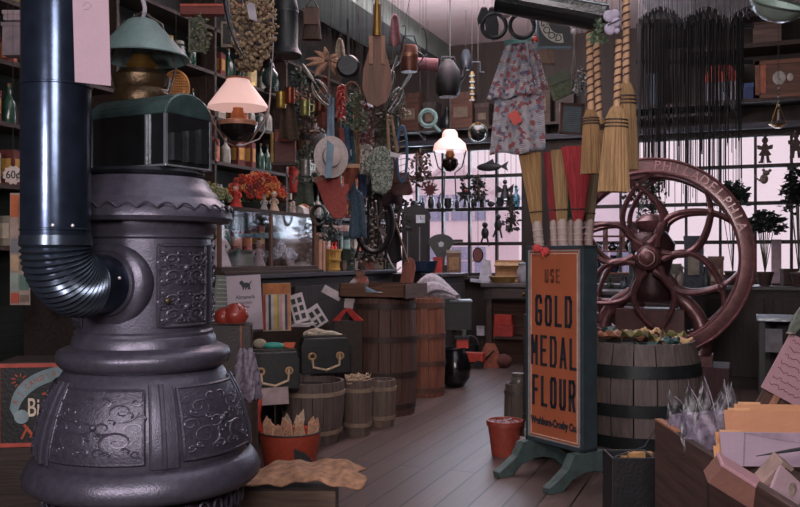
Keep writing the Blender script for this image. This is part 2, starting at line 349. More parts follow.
def relief(b, sur, hw, h0, h1, r_=1.3, seed=1):
    """scrolls in relief on a curved panel; sur(u, v) gives the point at angle u and picture height v"""
    rr = random.Random(seed)
    def sp(u0, v0, sz, turns, dr, ph):
        n = 22; pts = []
        for i in range(n):
            q = i/(n-1); a = ph+dr*turns*2*PI*q; ra = sz*(1-q*.85)
            pts.append(sur(u0+ra*math.cos(a)*hw, v0+ra*math.sin(a)*(h1-h0)*.5))
        b.tube(pts, [r_*(1.1-.5*i/n) for i in range(n)], 5)
    for m in (-1, 1):
        for (u, v, sz, tn, ph) in ((.55, .25, .36, 1.5, 0), (.5, .72, .38, 1.4, 2), (.2, .5, .22, 1.2, 1), (.82, .52, .2, 1.2, 3), (.2, .12, .16, 1, 4), (.18, .88, .15, 1, 2), (.85, .1, .14, 1, 0), (.86, .9, .13, 1, 1)):
            sp(m*u*hw, h0+(h1-h0)*v, sz, tn, m, ph if m > 0 else PI-ph)
        for (u, v) in ((.35, .4), (.7, .3), (.65, .85), (.3, .9), (.95, .35), (.1, .65)): sp(m*u*hw, h0+(h1-h0)*v, .1, 1, -m, 1)
    b.ball(sur(0, (h0+h1)/2), 3.5)
def fsur(off):
    return lambda u, y, c=0: None
NP = 5
for k in range(NP):
    ac = -PI/2+math.radians(-10)+k*2*PI/NP; hw = math.radians(26)
    def sur(u, y, o=1.5, ac=ac): r = fpr(y)+o; return (r*math.cos(ac+u), r*math.sin(ac+u), zz(y))
    b = B(); b.sheet(lambda p, q: sur((p-.5)*2*hw*(1-.0*q), 440-q*62, 2.6), 18, 14)
    edge = [sur(-hw, 440-62*q/10, 1.5) for q in range(11)]+[sur(-hw+2*hw*q/12, 378, 1.5) for q in range(1, 13)]+[sur(hw, 378+62*q/10, 1.5) for q in range(1, 11)]+[sur(hw-2*hw*q/12, 440, 1.5) for q in range(1, 12)]
    b.tube(edge, 2, 6, True); pn = obj('firepot_panel', b, IRON2, t)
    if k in (0, 1, 4): bb_ = B(); relief(bb_, lambda u, y: sur(u, y, 2.4), hw, 382, 436, 1.15, k); obj('scroll_relief', bb_, IRONS, pn)
    a2 = ac+PI/NP; b = B()
    b.sheet(lambda p, q: ((fpr(446-72*q)+2)*math.cos(a2+math.radians((p-.5)*13)), (fpr(446-72*q)+2)*math.sin(a2+math.radians((p-.5)*13)), zz(446-72*q)), 6, 12)
    for q in (-6.5, 0, 6.5):
        b.tube([((fpr(y)+1)*math.cos(a2+math.radians(q)), (fpr(y)+1)*math.sin(a2+math.radians(q)), zz(y)) for y in range(446, 370, -6)], 1.6 if q else 2.8, 6)
    obj('rib', b, IRONS, t)
obj('collar', B().lathe([(74, zz(366)), (79, zz(364)), (83, zz(359)), (84, zz(353)), (82, zz(348)), (76, zz(345)), (70, zz(343)), (69, zz(336)), (67, zz(333))], seg=64), IRONS, t)
obj('drum', B().lathe([(67, zz(336)), (67, zz(330)), (64.5, zz(328)), (64.5, zz(240)), (67, zz(238)), (67, zz(233)), (70, zz(230)), (70, zz(224))], seg=64), IRONS, t)
obj('cornice', B().lathe([(70, zz(224)), (83, zz(223)), (86, zz(219)), (85, zz(213)), (80, zz(206)), (74, zz(201)), (72, zz(199)), (71, zz(195)), (66, zz(191)), (62, zz(184)), (60, zz(180)), (54, zz(178))], seg=64), IRONS, t)
b = B()
for i in range(30):
    a = 2*PI*i/30
    pts = []
    for q in range(9):
        u = a+(q-4)/8*2*PI/30; v = 212-5*math.cos((q-4)/4*PI/2); r = 86-(214-v)*.35+.6; pts.append((r*math.cos(u), r*math.sin(u), zz(v)))
    b.tube(pts, 1.3, 5)
obj('scallop_border', b, IRON2, t)
obj('top_plate', B().lathe([(50, zz(178)), (57, zz(178)), (59, zz(175)), (57, zz(172)), (0, zz(171.5))], seg=48), M('1d2027', .4, .5), t)
# drum door and panels
def dsur(u, y, o=1.5, ac=-PI/2): r = 64.5+o; return (r*math.cos(ac+u), r*math.sin(ac+u), zz(y))
for k, adeg in enumerate((51, 111, 171, 231, -69)):
    ac = -PI/2+math.radians(adeg); hw = math.radians(24); b = B()
    b.sheet(lambda p, q: dsur((p-.5)*2*hw, 322-q*76, 1.6, ac), 14, 8)
    b.tube([dsur(-hw, 322-76*q/6, 1.4, ac) for q in range(7)]+[dsur(-hw+2*hw*q/8, 246, 1.4, ac) for q in range(1, 9)]+[dsur(hw, 246+76*q/6, 1.4, ac) for q in range(1, 7)]+[dsur(hw-2*hw*q/8, 322, 1.4, ac) for q in range(1, 8)], 1.8, 6, True)
    dr = obj('drum_door' if k == 0 else 'drum_panel', b, IRON2, t)
    bb_ = B(); relief(bb_, lambda u, y: dsur(u, y, 2.2, ac), hw, 250, 284, 1.3); relief(bb_, lambda u, y: dsur(u, y, 2.2, ac), hw, 288, 320, 1.3); obj('scroll_relief', bb_, IRONS, dr)
    if k == 0: obj('knob', B().ball(dsur(-.3, 298, 4, ac), 3.5), M('3b3226', .4, .5), dr)
# flue collar on the drum, at left front
inw = Vector((.34, .94, 0)); fc = Vector((-17, -62, zz(282)))
q = Vector((.264, .964, 0)).to_track_quat('Z', 'Y').to_matrix().to_4x4(); TT = Matrix.Translation(fc) @ q
obj('flue_collar', B().lathe([(28, -5), (30, -5), (31, -2), (36, -1), (39, 1), (41, 6), (41, 18), (36, 24)], T=TT, seg=44), IRONS, t)
PX0, PY0 = -17-.34*65, -62-.94*65; RB = 35; r0 = 28.5
PIPE = M('303a4c', .2, .8, .2, 20, .03, 30)
sp = thing('stovepipe', 'tall shiny blue-black stovepipe with ribbed elbow entering the stove', 'stovepipe', ST, A); S[0] = 3.2/FL
ztop = (4.2)/S[0]; zb = zz(282)+RB
vert = B().tube([(PX0, PY0, zb+6), (PX0, PY0, zz(112))], r0, 48, cap=False); obj('lower_pipe', vert, PIPE, sp)
obj('upper_pipe', B().tube([(PX0, PY0, zz(112)), (PX0, PY0, ztop)], r0-.6, 48, cap=False), PIPE, sp)
for y in (112, 234): obj('seam_ring', B().ring((PX0, PY0, zz(y)), r0, 1.1, 48), PIPE, sp)
pts = []; rs = []; n = 66
for i in range(n+1):
    a = PI/2*i/n; pts.append(Vector((PX0, PY0, zb))+inw*(RB*(1-math.cos(a)))+Vector((0, 0, -RB*math.sin(a)))); rs.append(r0+1.3*math.cos(i/n*2*PI*16.5))
pts.insert(0, Vector((PX0, PY0, zb+8))); rs.insert(0, r0+.8)
obj('elbow', B().tube(pts, rs, 48, cap=False), M('39424f', .24, .75, .15, 20, 0), sp)
e = Vector((PX0, PY0, zb-RB))+inw*RB
obj('collar_pipe', B().tube([e, e+inw*36], r0-1.2, 40, cap=False), PIPE, sp)
b = B()
for (u, y) in ((.35, 231), (-.2, 231)): b.ball((PX0+r0*math.sin(u+.5), PY0-r0*math.cos(u+.5), zz(y)), 1.6)
b.ball(e+inw*14+Vector((.94, -.34, 0))*27+Vector((0, 0, 6)), 1.6); obj('rivet', b, M('c9c4c8', .3, .5), sp)
# card hung on the pipe
t = T('price_card', 'long blank pinkish white card hanging beside the stovepipe', 'card', 93, 86, 2.5, A+.0)
obj('card_sheet', B().prism([(-18, 4), (18, 0), (15, 110), (-21, 110)], -.4, .4), M('85717c', .8, 0, .04), t)
obj('scribble', B().tube([(-10, -.6, 80), (-6, -.6, 84), (-1, -.6, 81), (-4, -.6, 77), (-9, -.6, 76)], .25, 4), M('6d6272'), t)
cord(t, 110, None, -3, 0, .3)
# tin case on the stove
S[0] = 3.2/FL
t = thing('tin_case', 'dark tin case with a rounded lid and silver corner strips, on top of the stove', 'case', ST+RT*.022+Vector((0, 0, (zz(171.5)+.2)*S[0])), A-math.radians(28))
L_, D_, Hh = 49, 31, 50
DK = M('16181c', .25, .2, .2, coat=.5); SIL = M('9aa0ab', .3, .8)
b = B(); b.bb(-L_, L_, -D_, D_, 0, 3).bb(-L_, L_, D_-1.5, D_, 3, Hh)
obj('body', b, DK, t)
for sx in (-1, 1):
    obj('end_panel', B().bb(sx*L_-1, sx*L_+1, -D_, D_, 3, Hh), DK, t)
obj('front_panel', B().bb(-L_, L_, -D_-.3, -D_+1, 3, Hh), M('121417', .12, .1, .3, coat=.6), t)
n = 14; out = [(-D_-2, Hh)]+[(-(D_+2)*math.cos(PI*i/n), Hh+23*math.sin(PI*i/n)) for i in range(1, n)]+[(D_+2, Hh)]
obj('lid', B().prism(out, -L_-2, L_+2, ax='x'), M('3c5050', .28, .5, .3, coat=.4), t, .006)
b = B()
for sx in (-1, 1):
    for sy in (-1, 1): obj('corner_strip', B().bb(sx*L_-1.4, sx*L_+1.4, sy*D_-1.4, sy*D_+1.4, 0, Hh), SIL, t)
b.bb(24, 25.5, -D_-1.6, -D_-.2, 0, Hh).bb(28, 29.5, -D_-1.6, -D_-.2, 0, Hh)
obj('door_strip', b, SIL, t)
obj('base_rim', B().bb(-L_-2, L_+2, -D_-2, D_+2, -.1, 2.2), SIL, t, .003)
b = B()
for x in (-20, 0, 18): b.bb(L_+1, L_+5, x-5, x+5, 6, 36+x*.2)
obj('side_hinge', b, M('15191d', .4, .2), t)
# ================================================================ flour sign
S[0] = 1; dl = 5.36; cl = P(525.5, 258, dl); cr = P(583, 258, 4.95); mid = (cl+cr)/2
v = cr-cl; wd = v.length; rz = math.atan2(v.y, v.x)
t = thing('flour_sign', 'tall orange advertising signboard in a dark frame on two arched feet', 'sign', (mid.x, mid.y, 0), rz)
SG = M('2e3a40', .5, 0, .2); zt, zb_ = 1.415, .2; hw = wd/2; fb = .024
b = B(); b.bb(-hw, -hw+fb, 0, .12, zb_, zt).bb(hw-fb, hw, 0, .12, zb_, zt).bb(-hw, hw, 0, .12, zt-fb, zt).bb(-hw, hw, 0, .12, zb_, zb_+fb); obj('frame', b, SG, t, .004)
b = B(); q = fb+.004; b.bb(-hw+q, -hw+q+.006, -.003, .005, zb_+q, zt-q).bb(hw-q-.006, hw-q, -.003, .005, zb_+q, zt-q).bb(-hw+q, hw-q, -.003, .005, zt-q-.006, zt-q).bb(-hw+q, hw-q, -.003, .005, zb_+q, zb_+q+.006); obj('inner_frame', b, M('7f9096', .4), t)
OR = M('9c5438', .6, 0, .12, 5, .1); obj('panel', B().bb(-hw+fb, hw-fb, .004, .11, zb_+fb, zt-fb), OR, t)
q = fb+.022; b = B(); b.bb(-hw+q, -hw+q+.005, .001, .006, zb_+q, zt-q).bb(hw-q-.005, hw-q, .001, .006, zb_+q, zt-q).bb(-hw+q, hw-q, .001, .006, zt-q-.005, zt-q).bb(-hw+q, hw-q, .001, .006, zb_+q, zb_+q+.005); obj('border_line', b, M('c5a99a', .7), t)
LT = M('20242c', .6)
zpy = lambda y, d: H+(HY-y)*d/FL
GLY = {'G': [[(1, .78), (1, .88), (.82, 1), (.18, 1), (0, .88), (0, .12), (.18, 0), (.82, 0), (1, .12), (1, .46), (.5, .46)]], 'O': [[(.18, 0), (0, .12), (0, .88), (.18, 1), (.82, 1), (1, .88), (1, .12), (.82, 0), (.18, 0)]],
 'L': [[(0, 1), (0, 0), (1, 0)]], 'D': [[(0, 0), (0, 1), (.75, 1), (1, .85), (1, .15), (.75, 0), (0, 0)]], 'M': [[(0, 0), (0, 1), (.5, .42), (1, 1), (1, 0)]], 'E': [[(1, 1), (0, 1), (0, 0), (1, 0)], [(0, .52), (.8, .52)]],
 'A': [[(0, 0), (.5, 1), (1, 0)], [(.2, .3), (.8, .3)]], 'F': [[(1, 1), (0, 1), (0, 0)], [(0, .52), (.8, .52)]], 'U': [[(0, 1), (0, .12), (.18, 0), (.82, 0), (1, .12), (1, 1)]], 'R': [[(0, 0), (0, 1), (.8, 1), (1, .88), (1, .6), (.8, .48), (0, .48)], [(.6, .48), (1, 0)]],
 'S': [[(1, .85), (.82, 1), (.18, 1), (0, .88), (0, .62), (1, .4), (1, .12), (.82, 0), (.18, 0), (0, .15)]]}
def block(word, cx, cz, width, h, tw, mt, t, y=.0):
    """tall condensed poster letters made of flat strokes"""
    n = len(word); gap = .42; wl = width/(n+gap*(n-1)); b = B(1)
    for k, ch in enumerate(word):
        x0 = cx-width/2+k*wl*(1+gap)
        for st in GLY[ch]:
            q = [(x0+tw/2+u*(wl-tw), cz-h/2+tw/2+v_*(h-tw)) for u, v_ in st]
            for (ax, az), (bx, bz_) in zip(q, q[1:]):
                L_ = math.hypot(bx-ax, bz_-az)+tw*.8; b.box(((ax+bx)/2, y, (az+bz_)/2), (L_, .003, tw), (0, -math.atan2(bz_-az, bx-ax), 0))
    return obj('lettering', b, mt, t)
block('USE', -.01, zpy(276, 5.15), .13, .085, .014, M('6a3a28', .6), t, .002)
block('GOLD', 0, zpy(311, 5.15), .315, .19, .021, LT, t, .001)
block('MEDAL', 0, zpy(352, 5.15), .392, .19, .0185, LT, t, .001)
block('FLOUR', 0, zpy(393, 5.15), .37, .19, .021, LT, t, .001)
text('Washburn-Crosby Co.', .062, LT, t, (0, .001, zpy(424, 5.15)), sx=.68, bold=.003)
FT = M('41504f', .6)
for sx in (-1, 1):
    out = [(-.26, 0), (-.27, .035), (-.2, .07), (-.12, .12), (-.07, .2), (.19, .2), (.24, .12), (.32, .07), (.39, .035), (.38, 0), (.28, 0), (.2, .06), (.1, .085), (.02, .085), (-.08, .06), (-.16, 0)]
    obj('foot', B().prism(out, sx*(hw-.03)-.03, sx*(hw-.03)+.03, ax='x'), FT, t, .004)
t2 = T('ribbon_bow', 'small red ribbon bow caught on the top left corner of the flour sign', 'ribbon', 541, 250, 5.15)
b = B().ball((-4, 0, 2), (5, 1.5, 4)).ball((4, 0, -1), (5, 1.5, 4)).ball((0, -1, 1), (2, 2, 2)); obj('bow', b, M('b3383a', .7), t2); obj('ribbon_tail', B().rod((0, -1, 0), (2, -1, -7), 1), M('b3383a', .7), t2)
# ================================================================ barrels and tubs
def staves(r_top, r_mid, h, n=18, thick=.05, key='6a5a56', inner=True, r_bot=None):
    """one mesh of n staves with grooves between"""
    r_bot = r_top if r_bot is None else r_bot
    b = B(1)
    lv = 8
    for k in range(n):
        a0 = 2*PI*(k+.03)/n; a1 = 2*PI*(k+.97)/n; vs = []; fs = []
        for j in range(lv+1):
            q = j/lv; r = r_bot+(r_top-r_bot)*q+(r_mid-(r_top+r_bot)/2)*4*q*(1-q)
            for a in (a0, (a0+a1)/2, a1): vs.append((r*math.cos(a), r*math.sin(a), q*h))
            for a in (a1, (a0+a1)/2, a0): vs.append(((r-thick)*math.cos(a), (r-thick)*math.sin(a), q*h))
        for j in range(lv):
            for i in range(6): fs.append((j*6+i, j*6+(i+1) % 6, (j+1)*6+(i+1) % 6, (j+1)*6+i))
        fs.append([lv*6+i for i in range(6)]); fs.append([i for i in range(6)][::-1])
        b.add(vs, fs, False)
    return b
def rad(r_top, r_mid, q, r_bot=None):
    r_bot = r_top if r_bot is None else r_bot
    return r_bot+(r_top-r_bot)*q+(r_mid-(r_top+r_bot)/2)*4*q*(1-q)
def barrel(label, loc, r_top, r_mid, h, hoops, col='6a5a56', hoopc='23282b', name='barrel', cat='barrel', r_bot=None, fill=.93, hw_=.05, lid=False, group=None, hm=.4):
    t = thing(name, label, cat, loc, R.uniform(0, 1), group)
    obj('staves', staves(r_top, r_mid, h, 18 if r_top > .15 else 14, .02, r_bot=r_bot), W(col, 2, .7, .32, 40), t)
    for q in hoops:
        a, c = rad(r_top, r_mid, q-hw_/2/h, r_bot), rad(r_top, r_mid, q+hw_/2/h, r_bot); z0_, z1_ = q*h-hw_/2, q*h+hw_/2
        obj('hoop', B(1).lathe([(a-.004, z0_), (a+.006, z0_), (c+.006, z1_), (c-.004, z1_)], seg=36), M(hoopc, .55, hm, .3), t)
    rf = rad(r_top, r_mid, fill, r_bot)-.021
    obj('lid' if lid else 'barrel_head', B(1).lathe([(rf, fill*h-.015), (rf, fill*h), (0, fill*h)], seg=28), W('4a3c36', 0) if lid else M('2a2220'), t)
    return t
bz = P(637, 258, 6.05); bh = .76; BL = (bz.x, bz.y, 0)
barrel('big weathered oak barrel with wide black hoops behind the flour sign', BL, .39, .445, bh, (.13, .42, .76), '5f5452', hw_=.085)

rub = [('crumpled tan paper scrap', 'bb9a72'), ('dull teal paper scrap', '3c5a5a'), ('brown paper twist', '8a5a40'), ('pale cloth scrap', 'b5a79a'), ('olive paper scrap', '77734a')]
for k in range(16):
    a = R.uniform(0, 2*PI); rr = .32*math.sqrt(R.random()); nm, c = rub[k % 5]; b = B(1); ph = R.uniform(0, 6)
    b.sheet(lambda p, q: ((p-.5)*.16, (q-.5)*.09+.02*math.sin(p*6+ph), .02+.025*math.sin(p*9+ph)*math.cos(q*5)+.012*math.sin(q*11+ph)), 8, 6)
    solo('paper_scrap', b, M(c, .8), f'{nm} heaped in the big weathered barrel', 'scrap', (BL[0]+rr*math.cos(a), BL[1]+rr*math.sin(a), bh*.93+.01+.006*k), R.uniform(0, 6), f'{nm}s in the barrel', thick=.003)
def tub(px, base, w_, ytop, label, col='62524b', hoops=(.2, .82)):
    d = dZ(base, 0); r = w_/2*d/FL; p = P(px, base, d+.0); p = p+F*r*.9; p.z = 0; d2 = d+r*.9; h = (base-ytop)*d/FL
    return barrel(label, p, r*(d2/d), r*(d2/d), h, hoops, col, '8a7666', 'wooden_tub', 'tub', r*.86, .9, .03, hm=0), p, h, d2
tub(310, 447, 62, 384, 'widest slatted wooden tub, behind the red paper-filled pail', '5a4c48')
_, tp, th_, td = tub(357, 437, 29, 381, 'small slatted tub heaped with shavings, between two other tubs')
_, tp3, th3, td3 = tub(381, 428, 29, 381, 'small slatted tub standing beside the tall dark barrel', '6a5a52')
b = B(1)
for k in range(40):
    a = R.uniform(0, 6.28); c = Vector((R.uniform(-.07, .07), R.uniform(-.07, .07), R.uniform(0, .06))); b.tube([c+Vector((.035*math.cos(a+u*.9), .035*math.sin(a+u*.9), .012*math.sin(u*2))) for u in range(6)], .004, 4)
o = solo('wood_shavings', b, M('b09a80', .8), 'curled pale shavings filling the middle small tub', 'shavings', (tp.x, tp.y, th_*.9+.01)); o['kind'] = 'stuff'
# tall barrels by the left counter
d = dZ(417, 0); p = P(383, 417, d)+F*.24; p.z = 0
barrel('tall dark staved barrel beside the small tubs', p, .27, .29, 1.0, (.08, .35, .65, .93), '5a4038', '3c2d2a', hm=.1, fill=.985, lid=True)
TBT = (p.x, p.y, 1.0)
d = dZ(398, 0); p2 = P(424, 398, d)+F*.2; p2.z = 0
barrel('tall reddish barrel right of the dark barrel', p2, .2, .215, .95, (.07, .34, .62, .93), '80503e', '5a4038', hm=.1, fill=.985, lid=True)
TB2 = (p2.x, p2.y, .95)
# ================================================================ coffee mill
md = 6.95; hub = P(648, 258, md); S[0] = md/FL
RED = M('6a4648', .36, .4, .3, 25, .2, 90, coat=.3); RED2 = M('7c5256', .35, .4, .25, 30, .2, 80, coat=.3)
t = thing('coffee_mill', 'big dark red coffee mill with two ornate flywheels behind the barrel', 'mill', hub, 0)
def wheel(y, first_):
    fw = obj('flywheel', B().lathe([(84, -5), (86, -7), (97, -7), (100, -5), (100, 5), (97, 7), (86, 7), (84, 5), (84, -5)], seg=96, T=Matrix.Translation((0, y, 0)) @ Matrix.Rotation(PI/2, 4, 'X')), RED, t)
    b = B()
    for k in range(6):
        th = math.radians(98-60*k); pol = lambda r, a: (r*math.cos(th+math.radians(a)), y, r*math.sin(th+math.radians(a)))
        for s_ in (-1, 1):
            b.tube(bez(pol(14, s_*14), pol(52, s_*46), pol(74, 0), 16), [3.6-1.3*i/16 for i in range(17)], 8)
            b.tube(bez(pol(73, 0), pol(79, s_*3), pol(86, s_*13), 6), 2.1, 8)
        b.ball(pol(74, 0), 4)
    obj('spokes', b, RED, fw)
    b = B().lathe([(8, 14), (11, 9), (13, 4), (13, -6)], seg=24, T=Matrix.Translation((0, y, 0)) @ Matrix.Rotation(PI/2, 4, 'X')); b.lathe([(0, 21), (4, 20.5), (7, 18)], seg=20, T=Matrix.Translation((0, y, 0)) @ Matrix.Rotation(PI/2, 4, 'X')); b.ring((0, y-9.5, 0), 10, 1.2, 24, 'y'); obj('hub', b, RED, fw)
    if first_:
        b = B(); b.ring((0, y-7, 0), 98.5, 1.3, 96, 'y'); b.ring((0, y-7, 0), 85.5, 1.3, 96, 'y'); obj('rim_bead', b, RED2, fw)
        s_ = 'PHILADELPHIA'
        for i, ch in enumerate(s_):
            a = math.radians(84-5.9*i); text(ch, 12.5*S[0], RED2, fw, (91.8*math.cos(a)*S[0], (y-7)*S[0], 91.8*math.sin(a)*S[0]), (PI/2, PI/2-a, 0), 1., .02*S[0]*4, 1*S[0], 'raised_letter')
        text('&', 11*S[0], BRASS, fw, (91.8*math.cos(-1.15)*S[0], (y-7)*S[0], 91.8*math.sin(-1.15)*S[0]), (PI/2, PI/2+1.15, 0), 1, 0, .01*S[0], 'raised_letter')
wheel(0, True); wheel(60, False)
obj('axle', B().rod((0, -8, 0), (0, 80, 0), 6, seg=14), RED, t)
zf = -H/S[0]
obj('grinder_body', B().lathe([(20, -44), (24, -34), (18, -18), (22, 0), (24, 14), (16, 26), (10, 30)], c=(0, 36, 0), seg=28), M('3d2426', .45, .3), t)
obj('hopper', B().lathe([(10, 26), (16, 32), (17, 38), (12, 44), (0, 46)], c=(0, 36, 0), seg=28), RED, t)
b = B()
for sx in (-1, 1):
    b.tube(bez((sx*20, 36, -36), (sx*62, 36, -62), (sx*46, 36, -100), 10), [7, 7, 8, 8, 8, 8, 9, 9, 10, 11, 12], 10)
b.bb(-60, 60, 14, 58, -108, -98); obj('stand', b, RED, t)
obj('drawer_box', B().bb(-34, 34, 14, 58, -98, -52), M('4a2422', .5), t, .004)
obj('pedestal', B().bb(-70, 76, 10, 66, zf, -108), W('43262a', 2), t, .006)
# ================================================================ near left: lamp, beater, crate
def hanging_shade_lamp(name, label, px, py, d, shade, fontcol, lit=None, group=None):
    t = T(name, label, 'lamp', px, py, d, A, group); return t
t = T('tin_shade_lamp', 'brass hanging lamp under a wide grey-green tin shade above the stove', 'lamp', 142, 58, 4.0)
obj('lamp_shade', B().lathe([(46, -1), (47, 0), (15, 36), (11, 38), (11, 37), (14, 35), (45, 0), (46, -1)], seg=40), M('5d7272', .45, .2, .15), t)
obj('chimney', B().lathe([(9, -14), (10, 0), (8, 14), (8, 44), (7, 44)], seg=20), GLASS, t)
obj('font', B().lathe([(10, -48), (26, -46), (28, -38), (25, -32), (27, -28), (28, -20), (22, -14), (12, -12), (12, -6), (7, -3)], seg=32), M('4a3b2a', .35, .7, .3), t)
obj('burner', B().lathe([(12, -12), (16, -8), (12, -2), (10, 2)], seg=20), BRASS, t)
for s_ in (-1, 1): obj('frame_wire', B().tube([(s_*26, 0, -38), (s_*34, 0, -10), (s_*20, 0, 34), (0, 0, 46)], 1.1, 6), M('4a4440', .4, .6), t)
b = B(); b.tube([(1+2*math.sin(q*.9), 0, 40+q*5) for q in range(12)], [2.2]*12, 7); obj('rope', b, M('8c8690', .9), t); cord(t, 95)
t = T('rug_beater', 'woven tan wicker rug beater leaning behind the tin case', 'beater', 176, 110, 4.3, A)
b = B()
pr = lambda u, v: (u*13*math.cos(v*.2)*(1 if abs(v) < 2 else 1), 0, v)
for k in range(-5, 6):
    z = k*2.6; hw_ = 13*math.sqrt(max(.05, 1-(z/17)**2)); b.rod((-hw_, 0, z+22), (hw_, 0, z+22), .9, seg=5)
    x = k*2.2; hh = 17*math.sqrt(max(.05, 1-(x/13)**2)); b.rod((x, .8, 22-hh), (x, .8, 22+hh), .8, seg=5)
b.ring((0, 0, 22), 1, 1.3, 32, 'y', 6, 13, 17); obj('woven_head', b, M('a8713c', .7), t); obj('handle', B().rod((0, 0, 5), (4, 0, -30), 1.6), M('8a5a34', .7), t)
cord(t, 39)
# display crate with biscuit panel
t = T('advert_crate', 'dark shop crate with a red-bordered lettered panel, half hidden behind the stove', 'crate', 45, 446, 4.4, A+.13); s = S[0]
obj('crate_body', B().bb(-46, 60, 1, 60, -62, 84), W('2a1f1c', 0), t, .004)
obj('front_panel', B().bb(-45, 59, -.6, 1, 2, 82), M('15171a', .5), t)
b = B(); b.bb(-45, 59, -2, -.6, 79, 83).bb(-45, 59, -2, -.6, 0, 4).bb(-46, -42, -2, -.6, 0, 83).bb(56, 60, -2, -.6, 0, 83); obj('red_border', b, M('a0443a', .6), t)
b = B(); pts = bez((-30, 0, 32), (-28, 0, 66), (18, 0, 74), 18); vs = []
for i, p in enumerate(pts):
    vs.append((p.x-3, p.z+6)); 
lo_ = [(p.x+3, p.z-6) for p in pts][::-1]
obj('ribbon_band', B().prism(vs+lo_, -1.6, -.6), M('6f8288', .7), t)
b = B().lathe([(7, -.5), (7, .5)], T=Matrix.Translation((-22, -1.2, 30)) @ Matrix.Rotation(PI/2, 4, 'X'), seg=20); obj('ribbon_curl', b, M('7d8e94', .7), t)
for i, ch in enumerate('A.J.CANDIE'):
    q = .2+.078*i; p = Vector((-30, 0, 32))*(1-q)**2+Vector((-28, 0, 66))*2*q*(1-q)+Vector((18, 0, 74))*q*q; dv = (Vector((-28, 0, 66))-Vector((-30, 0, 32)))*(1-q)+(Vector((18, 0, 74))-Vector((-28, 0, 66)))*q
    text(ch, 7.5*s, M('9a4a30', .6), t, (p.x*s, -1.7*s, p.z*s), (PI/2, -math.atan2(dv.z, dv.x), 0), .8, .0003, .0005, 'lettering')
text('Bis', 26*s, M('c9b9a8', .6), t, (-17*s, -.9*s, 38*s), sx=.62, bold=.001, align='LEFT')
b = B()
for k in range(9): a = k*.7; b.rod((-24+4*math.cos(a), -1, 66+4*math.sin(a)), (-24+8*math.cos(a), -1, 66+7*math.sin(a)), .7, seg=5)
for (x0, z0, x1, z1) in ((-2, 52, 26, 56), (-20, 22, -12, 12), (-14, 10, 2, 12), (-22, 8, -16, 20), (-4, 18, 20, 12), (-8, 6, 6, 8)): b.rod((x0, -1, z0), (x1, -1, z1), 1.4, seg=5)
obj('painted_flourish', b, M('a8503c', .6), t)
# dark cupboard under the left shelving, and hanging poster strip
t = T('poster_strip', 'tall narrow strip of coloured cards hanging left of the stovepipe', 'poster', 16, 305, 4.7)
obj('backing', B().bb(-6, 14, 0, 1, 0, 112), M('8d7f78', .8), t)
for k, (z, h, c) in enumerate(((2, 10, '9c4a3a'), (14, 18, '7f8d88'), (34, 16, 'a38a70'), (52, 14, '6a6a70'), (68, 18, '97837c'), (88, 22, 'a85a38'))):
    obj('card', B().bb(-5, 3, -1, 0, z, z+h), M(c, .8), t); obj('card', B().bb(4, 13, -1, 0, z+1, z+h-2), M(('6b5a50', '4f6a62')[k % 2], .8), t)
cord(t, 112, x=4)
t = T('price_tag', 'jagged white price tag reading 60 cents, left of the stovepipe', 'tag', 13, 184, 4.6)
out = []
for i in range(24): a = 2*PI*i/24; r = (1 if i % 2 else .82); out.append((11*r*math.cos(a), 9+10*r*math.sin(a)))
obj('tag_card', B().prism(out, 0, .6), M('b7a9a4', .8), t); text('60¢', 11*S[0], M('22242a'), t, (0, -.3*S[0], 9*S[0]), sx=.9, bold=.0006); cord(t, 18)
for (px, py, w_, h, c, l) in ((13, 20, 20, 9, 'a3939a', 'narrow grey-pink box at the top left corner, above the larger pale box'), (12, 55, 20, 32, '7d7178', 'larger pale grey box on the upper shelf at the top left corner')):
    t = T('pale_box', l, 'box', px, py, 5.2 if h > 20 else 5.5, A); obj('body', B().bb(-w_/2, w_/2, 0, 16, 0, h), M(c, .8), t, .003); obj('lid', B().bb(-w_/2-.8, w_/2+.8, -1, 17, h-3, h+.8), M(c, .7), t)
    for s_ in (-1, 1): cord(t, h, x=s_*w_*.4, y=8)
# ================================================================ glass showcase
S[0] = 1
t = thing('glass_showcase', 'glass display case with dark wooden edges standing on the left counter', 'showcase', (-4.15, 5.45, 1.21), 0)
SC = W('3a2a24', 1); b = B().bb(0, .52, 0, 1.58, 0, .06); obj('base', b, SC, t, .004); obj('lower_moulding', B().bb(-.01, .56, -.02, 1.62, 0, .025), SC, t, .004)
b = B(); 
for y in (0, .76, 1.54): obj('post', B().bb(.48, .505, y, y+.03, .06, .51), W('5a3c30', 2), t)
for y in (0, 1.54): obj('post', B().bb(.0, .025, y, y+.03, .06, .51), SC, t)
obj('top_frame', B().bb(.47, .51, 0, 1.57, .5, .53).bb(0, .03, 0, 1.57, .5, .53).bb(0, .51, 0, .03, .5, .53).bb(0, .51, 1.54, 1.57, .5, .53), SC, t)
obj('glass_top', B().bb(.03, .47, .03, 1.54, .51, .52), GLASS, t); obj('glass_front', B().bb(.49, .495, .03, 1.54, .06, .5), GLASS, t); obj('glass_end', B().bb(.03, .48, .012, .016, .06, .5), GLASS, t); obj('glass_end', B().bb(.03, .48, 1.55, 1.554, .06, .5), GLASS, t)
obj('glass_shelf', B().bb(.05, .3, .04, 1.53, .3, .307), GLASS, t)
def on(x, y, z): return Vector((x, y, z))
zc = 1.271
